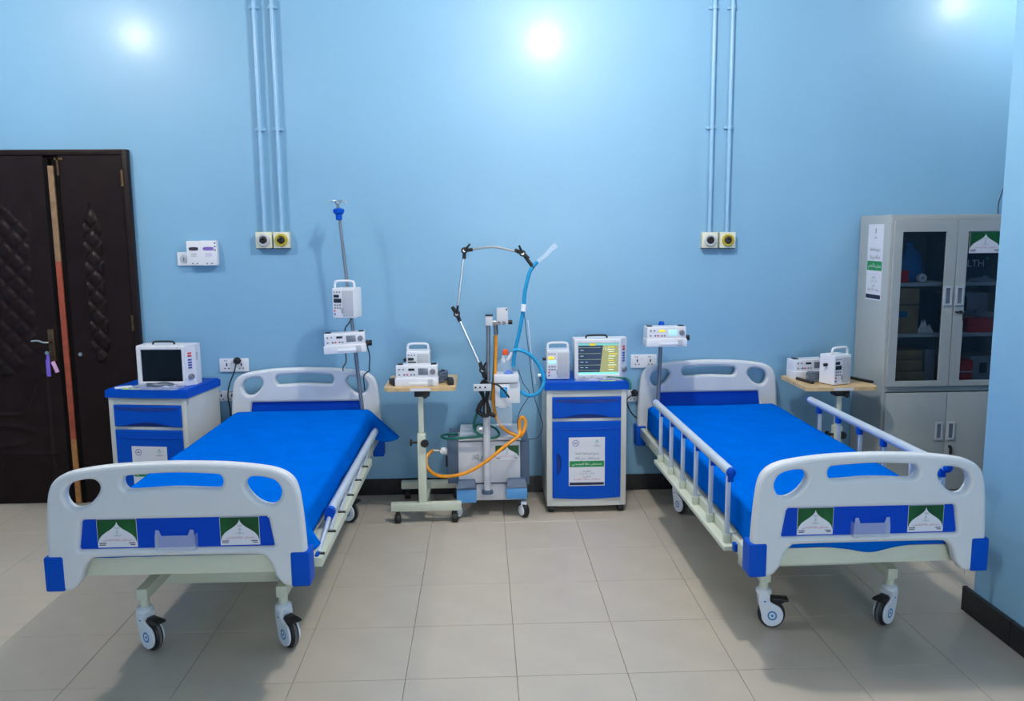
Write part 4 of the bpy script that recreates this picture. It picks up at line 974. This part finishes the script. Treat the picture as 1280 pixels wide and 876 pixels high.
def sdoor(x0, x1, hx, key):
    d = MB(LOCK).box((L(x0), -.006, .105), (L(x1), .0115, .735), .003).build('steel_door', bk)
    h = MB(HND).plate([(L(hx)-.024, .43), (L(hx)+.024, .43), (L(hx)+.024, .545), (L(hx)-.024, .545)], [[(L(hx)-.013, .442), (L(hx)+.013, .442), (L(hx)+.013, .533), (L(hx)-.013, .533)]], .010, .002, T(0, -.009, 0))
    h.use(LCDG).box((L(hx)-.014, -.0085, .441), (L(hx)+.014, -.006, .534)).build('handle', d)
    if key: MB(BLACK).cyl((L(hx), -.006, .385), (L(hx), -.016, .385), .010, n=12).box((L(hx)-.004, -.02, .335), (L(hx)+.012, -.012, .385), .002).build('lock_key', d)
sdoor(2.532, XM-.002, 2.885, False); sdoor(XM+.002, 3.340, 2.962, True)
# notice on its left flank
XF = Matrix.Translation((L(BX0)-.0005, .20, 1.550)) @ Matrix.Rotation(-PI/2, 4, 'Z')
notice(bk, XF, .205, .48, True)
# things standing in the bookcase
def inbox(name, x0, x1, y0, y1, z0, h, M, label, cat, rz=0, extra=None, bev=.003):
    r = empty(name, ((x0+x1)/2, BY0+(y0+y1)/2, z0), rz, label, cat); w, d = (x1-x0)/2, (y1-y0)/2
    MB(M).box((-w, -d, 0), (w, d, h), bev).build('box', r)
    if extra: extra(r, w, d, h)
    return r
S3, S2, S1 = 1.425, 1.105, .775
bag = MB(BAGB)
vs = []; n = 18; prof = [(.02, 0), (.085, .005), (.10, .04), (.095, .10), (.075, .16), (.05, .20), (.022, .225), (.03, .245), (.008, .25)]
for i, (r_, z) in enumerate(prof):
    for k in range(n):
        q = 2*PI*k/n; f = 1+.14*noise.noise(Vector((math.cos(q)*2, math.sin(q)*2, z*14)))
        vs.append((r_*f*math.cos(q), r_*f*.75*math.sin(q), z))
bag.add(vs, [[i*n+k, i*n+(k+1) % n, (i+1)*n+(k+1) % n, (i+1)*n+k] for i in range(len(prof)-1) for k in range(n)]+[list(range(n))])
o = bag.build('plastic_bag', loc=(2.735, BY0+.20, S3)); tag(o, 'knotted blue plastic bag on the top left shelf of the bookcase', 'plastic bag')
inbox('carton', 2.60, 2.675, .07, .13, S3, .075, RED, 'small red carton on the top left shelf of the bookcase', 'carton')
o = MB(INKW).lathe([(.026, -.018), (.028, 0), (.026, .018)], Matrix.Translation((2.765, BY0+.09, S3+.0285)) @ Matrix.Rotation(PI/2, 4, 'X'), 18).use(GREYBOX).lathe([(.012, -.019), (.012, .019)], Matrix.Translation((2.765, BY0+.09, S3+.0285)) @ Matrix.Rotation(PI/2, 4, 'X'), 14).build('tape_roll'); tag(o, 'white tape roll before the blue bag in the bookcase', 'tape')
def health(r, w, d, h):
    b = MB(INKW).text('HEALTH', .062, Matrix.Translation((.058, -d-.0012, h*.40)), 'RIGHT'); b.build('lettering', r, smooth=0)
    b = MB(INKG)
    for k in range(4): b.box((-.003, -.0004, 0), (.003, 0, .012), X=Matrix.Translation((.074, -d-.0008, h*.40+.034)) @ Matrix.Rotation(PI/2*k, 4, 'Y'))
    b.build('cross_mark', r, smooth=0)
inbox('carton', 2.915, 3.285, .08, .33, S3+.0, .285, NAVYB, 'dark navy carton lettered in white on the top right shelf', 'carton', 0, health)
crumple('plastic_bag', (3.14, BY0+.0675, S3), .10, .012, .035, CLEARB, 'clear plastic film before the navy carton in the bookcase', 'plastic bag', 1.3)
def mark(r, w, d, h):
    MB(BTNB if h < .25 else mat('carton_blue_print', (.02, .17, .35), .7)).box((-.055, -d-.001, h*.36), (.02, -d, h*.50)).build('printed_mark', r)
    MB(mat('carton_tape', (.14, .10, .06), .6)).box((-w, -d-.0008, h*.62), (w, -d, h*.66)).build('tape', r)
inbox('carton', 2.56, 2.745, .06, .35, S2, .285, CARD, 'brown carton with blue mark on the middle left shelf', 'carton', 0, mark)
inbox('carton', 2.755, 2.905, .10, .35, S2, .25, NAVYB, 'dark carton beside the brown carton on the middle left shelf', 'carton')
crumple('tissue_pack', (2.80, BY0+.075, S2), .05, .018, .075, INKW, 'crumpled white tissue pack on the middle left shelf', 'tissue', 6.6)
inbox('carton', 3.02, 3.29, .22, .38, S2, .13, GREYBOX, 'grey carton, lower of two stacked behind the red box', 'carton')
inbox('carton', 3.01, 3.29, .22, .38, S2+.131, .11, PAPER, 'white carton, upper of two stacked on the middle right shelf', 'carton')
hb_ = MB(BLACK).sphere((0, 0, .10), .10, 16, (.42, .55, 1.0)).tube(spline([(-.02, -.03, .17), (-.01, -.04, .23), (.04, -.04, .225), (.05, -.03, .14)], 6), .009, 8).build('handbag', loc=(2.995, BY0+.10, S2)); tag(hb_, 'black bag with loop handle on the middle right shelf', 'bag')
inbox('carton', 3.065, 3.29, .06, .19, S2, .09, RED, 'red box lying before white carton on the middle right shelf', 'carton')
crumple('plastic_bag', (3.20, BY0+.12, S2+.0905), .055, .04, .06, CLEARB, 'clear plastic bag on the red box in the bookcase', 'plastic bag', 9.1)
for k, (z, h, rz, l) in enumerate(((S1, .085, .02, 'brown parcel, lowest of three on the lower left shelf'), (S1+.086, .075, -.05, 'brown parcel, middle of three on the lower left shelf'), (S1+.162, .06, .04, 'brown parcel, topmost of three on the lower left shelf'))):
    inbox('parcel', 2.575+.004*k, 2.815-.01*k, .07, .30, z, h, CARD, l, 'parcel', rz, None, .012)
inbox('carton', 2.835, 2.905, .12, .34, S1, .22, GREYBOX, 'narrow grey carton beside the parcels on the lower left shelf', 'carton')
def tool(r, w, d, h):
    MB(INKW).box((-w-.001, -d-.001, h*.50), (w+.001, -d+.004, h*.54)).build('trim_stripe', r)
    MB(BLACK).tube(spline([(-.04, 0, h), (-.035, 0, h+.025), (.035, 0, h+.025), (.04, 0, h)], 4), .006, 8).build('handle', r)
inbox('toolbox', 2.965, 3.12, .06, .25, S1, .155, RED, 'red toolbox with pale stripe on the lower right shelf', 'toolbox', 0, tool, .008)
def sock(r, w, d, h): MB(BLACK).box((-.02, -d-.002, h*.35), (.03, -d+.002, h*.75), .003).build('vent_grille', r)
inbox('carton', 3.135, 3.30, .12, .34, S1, .17, GREYBOX, 'grey carton with black square beside the red toolbox', 'carton', 0, sock)
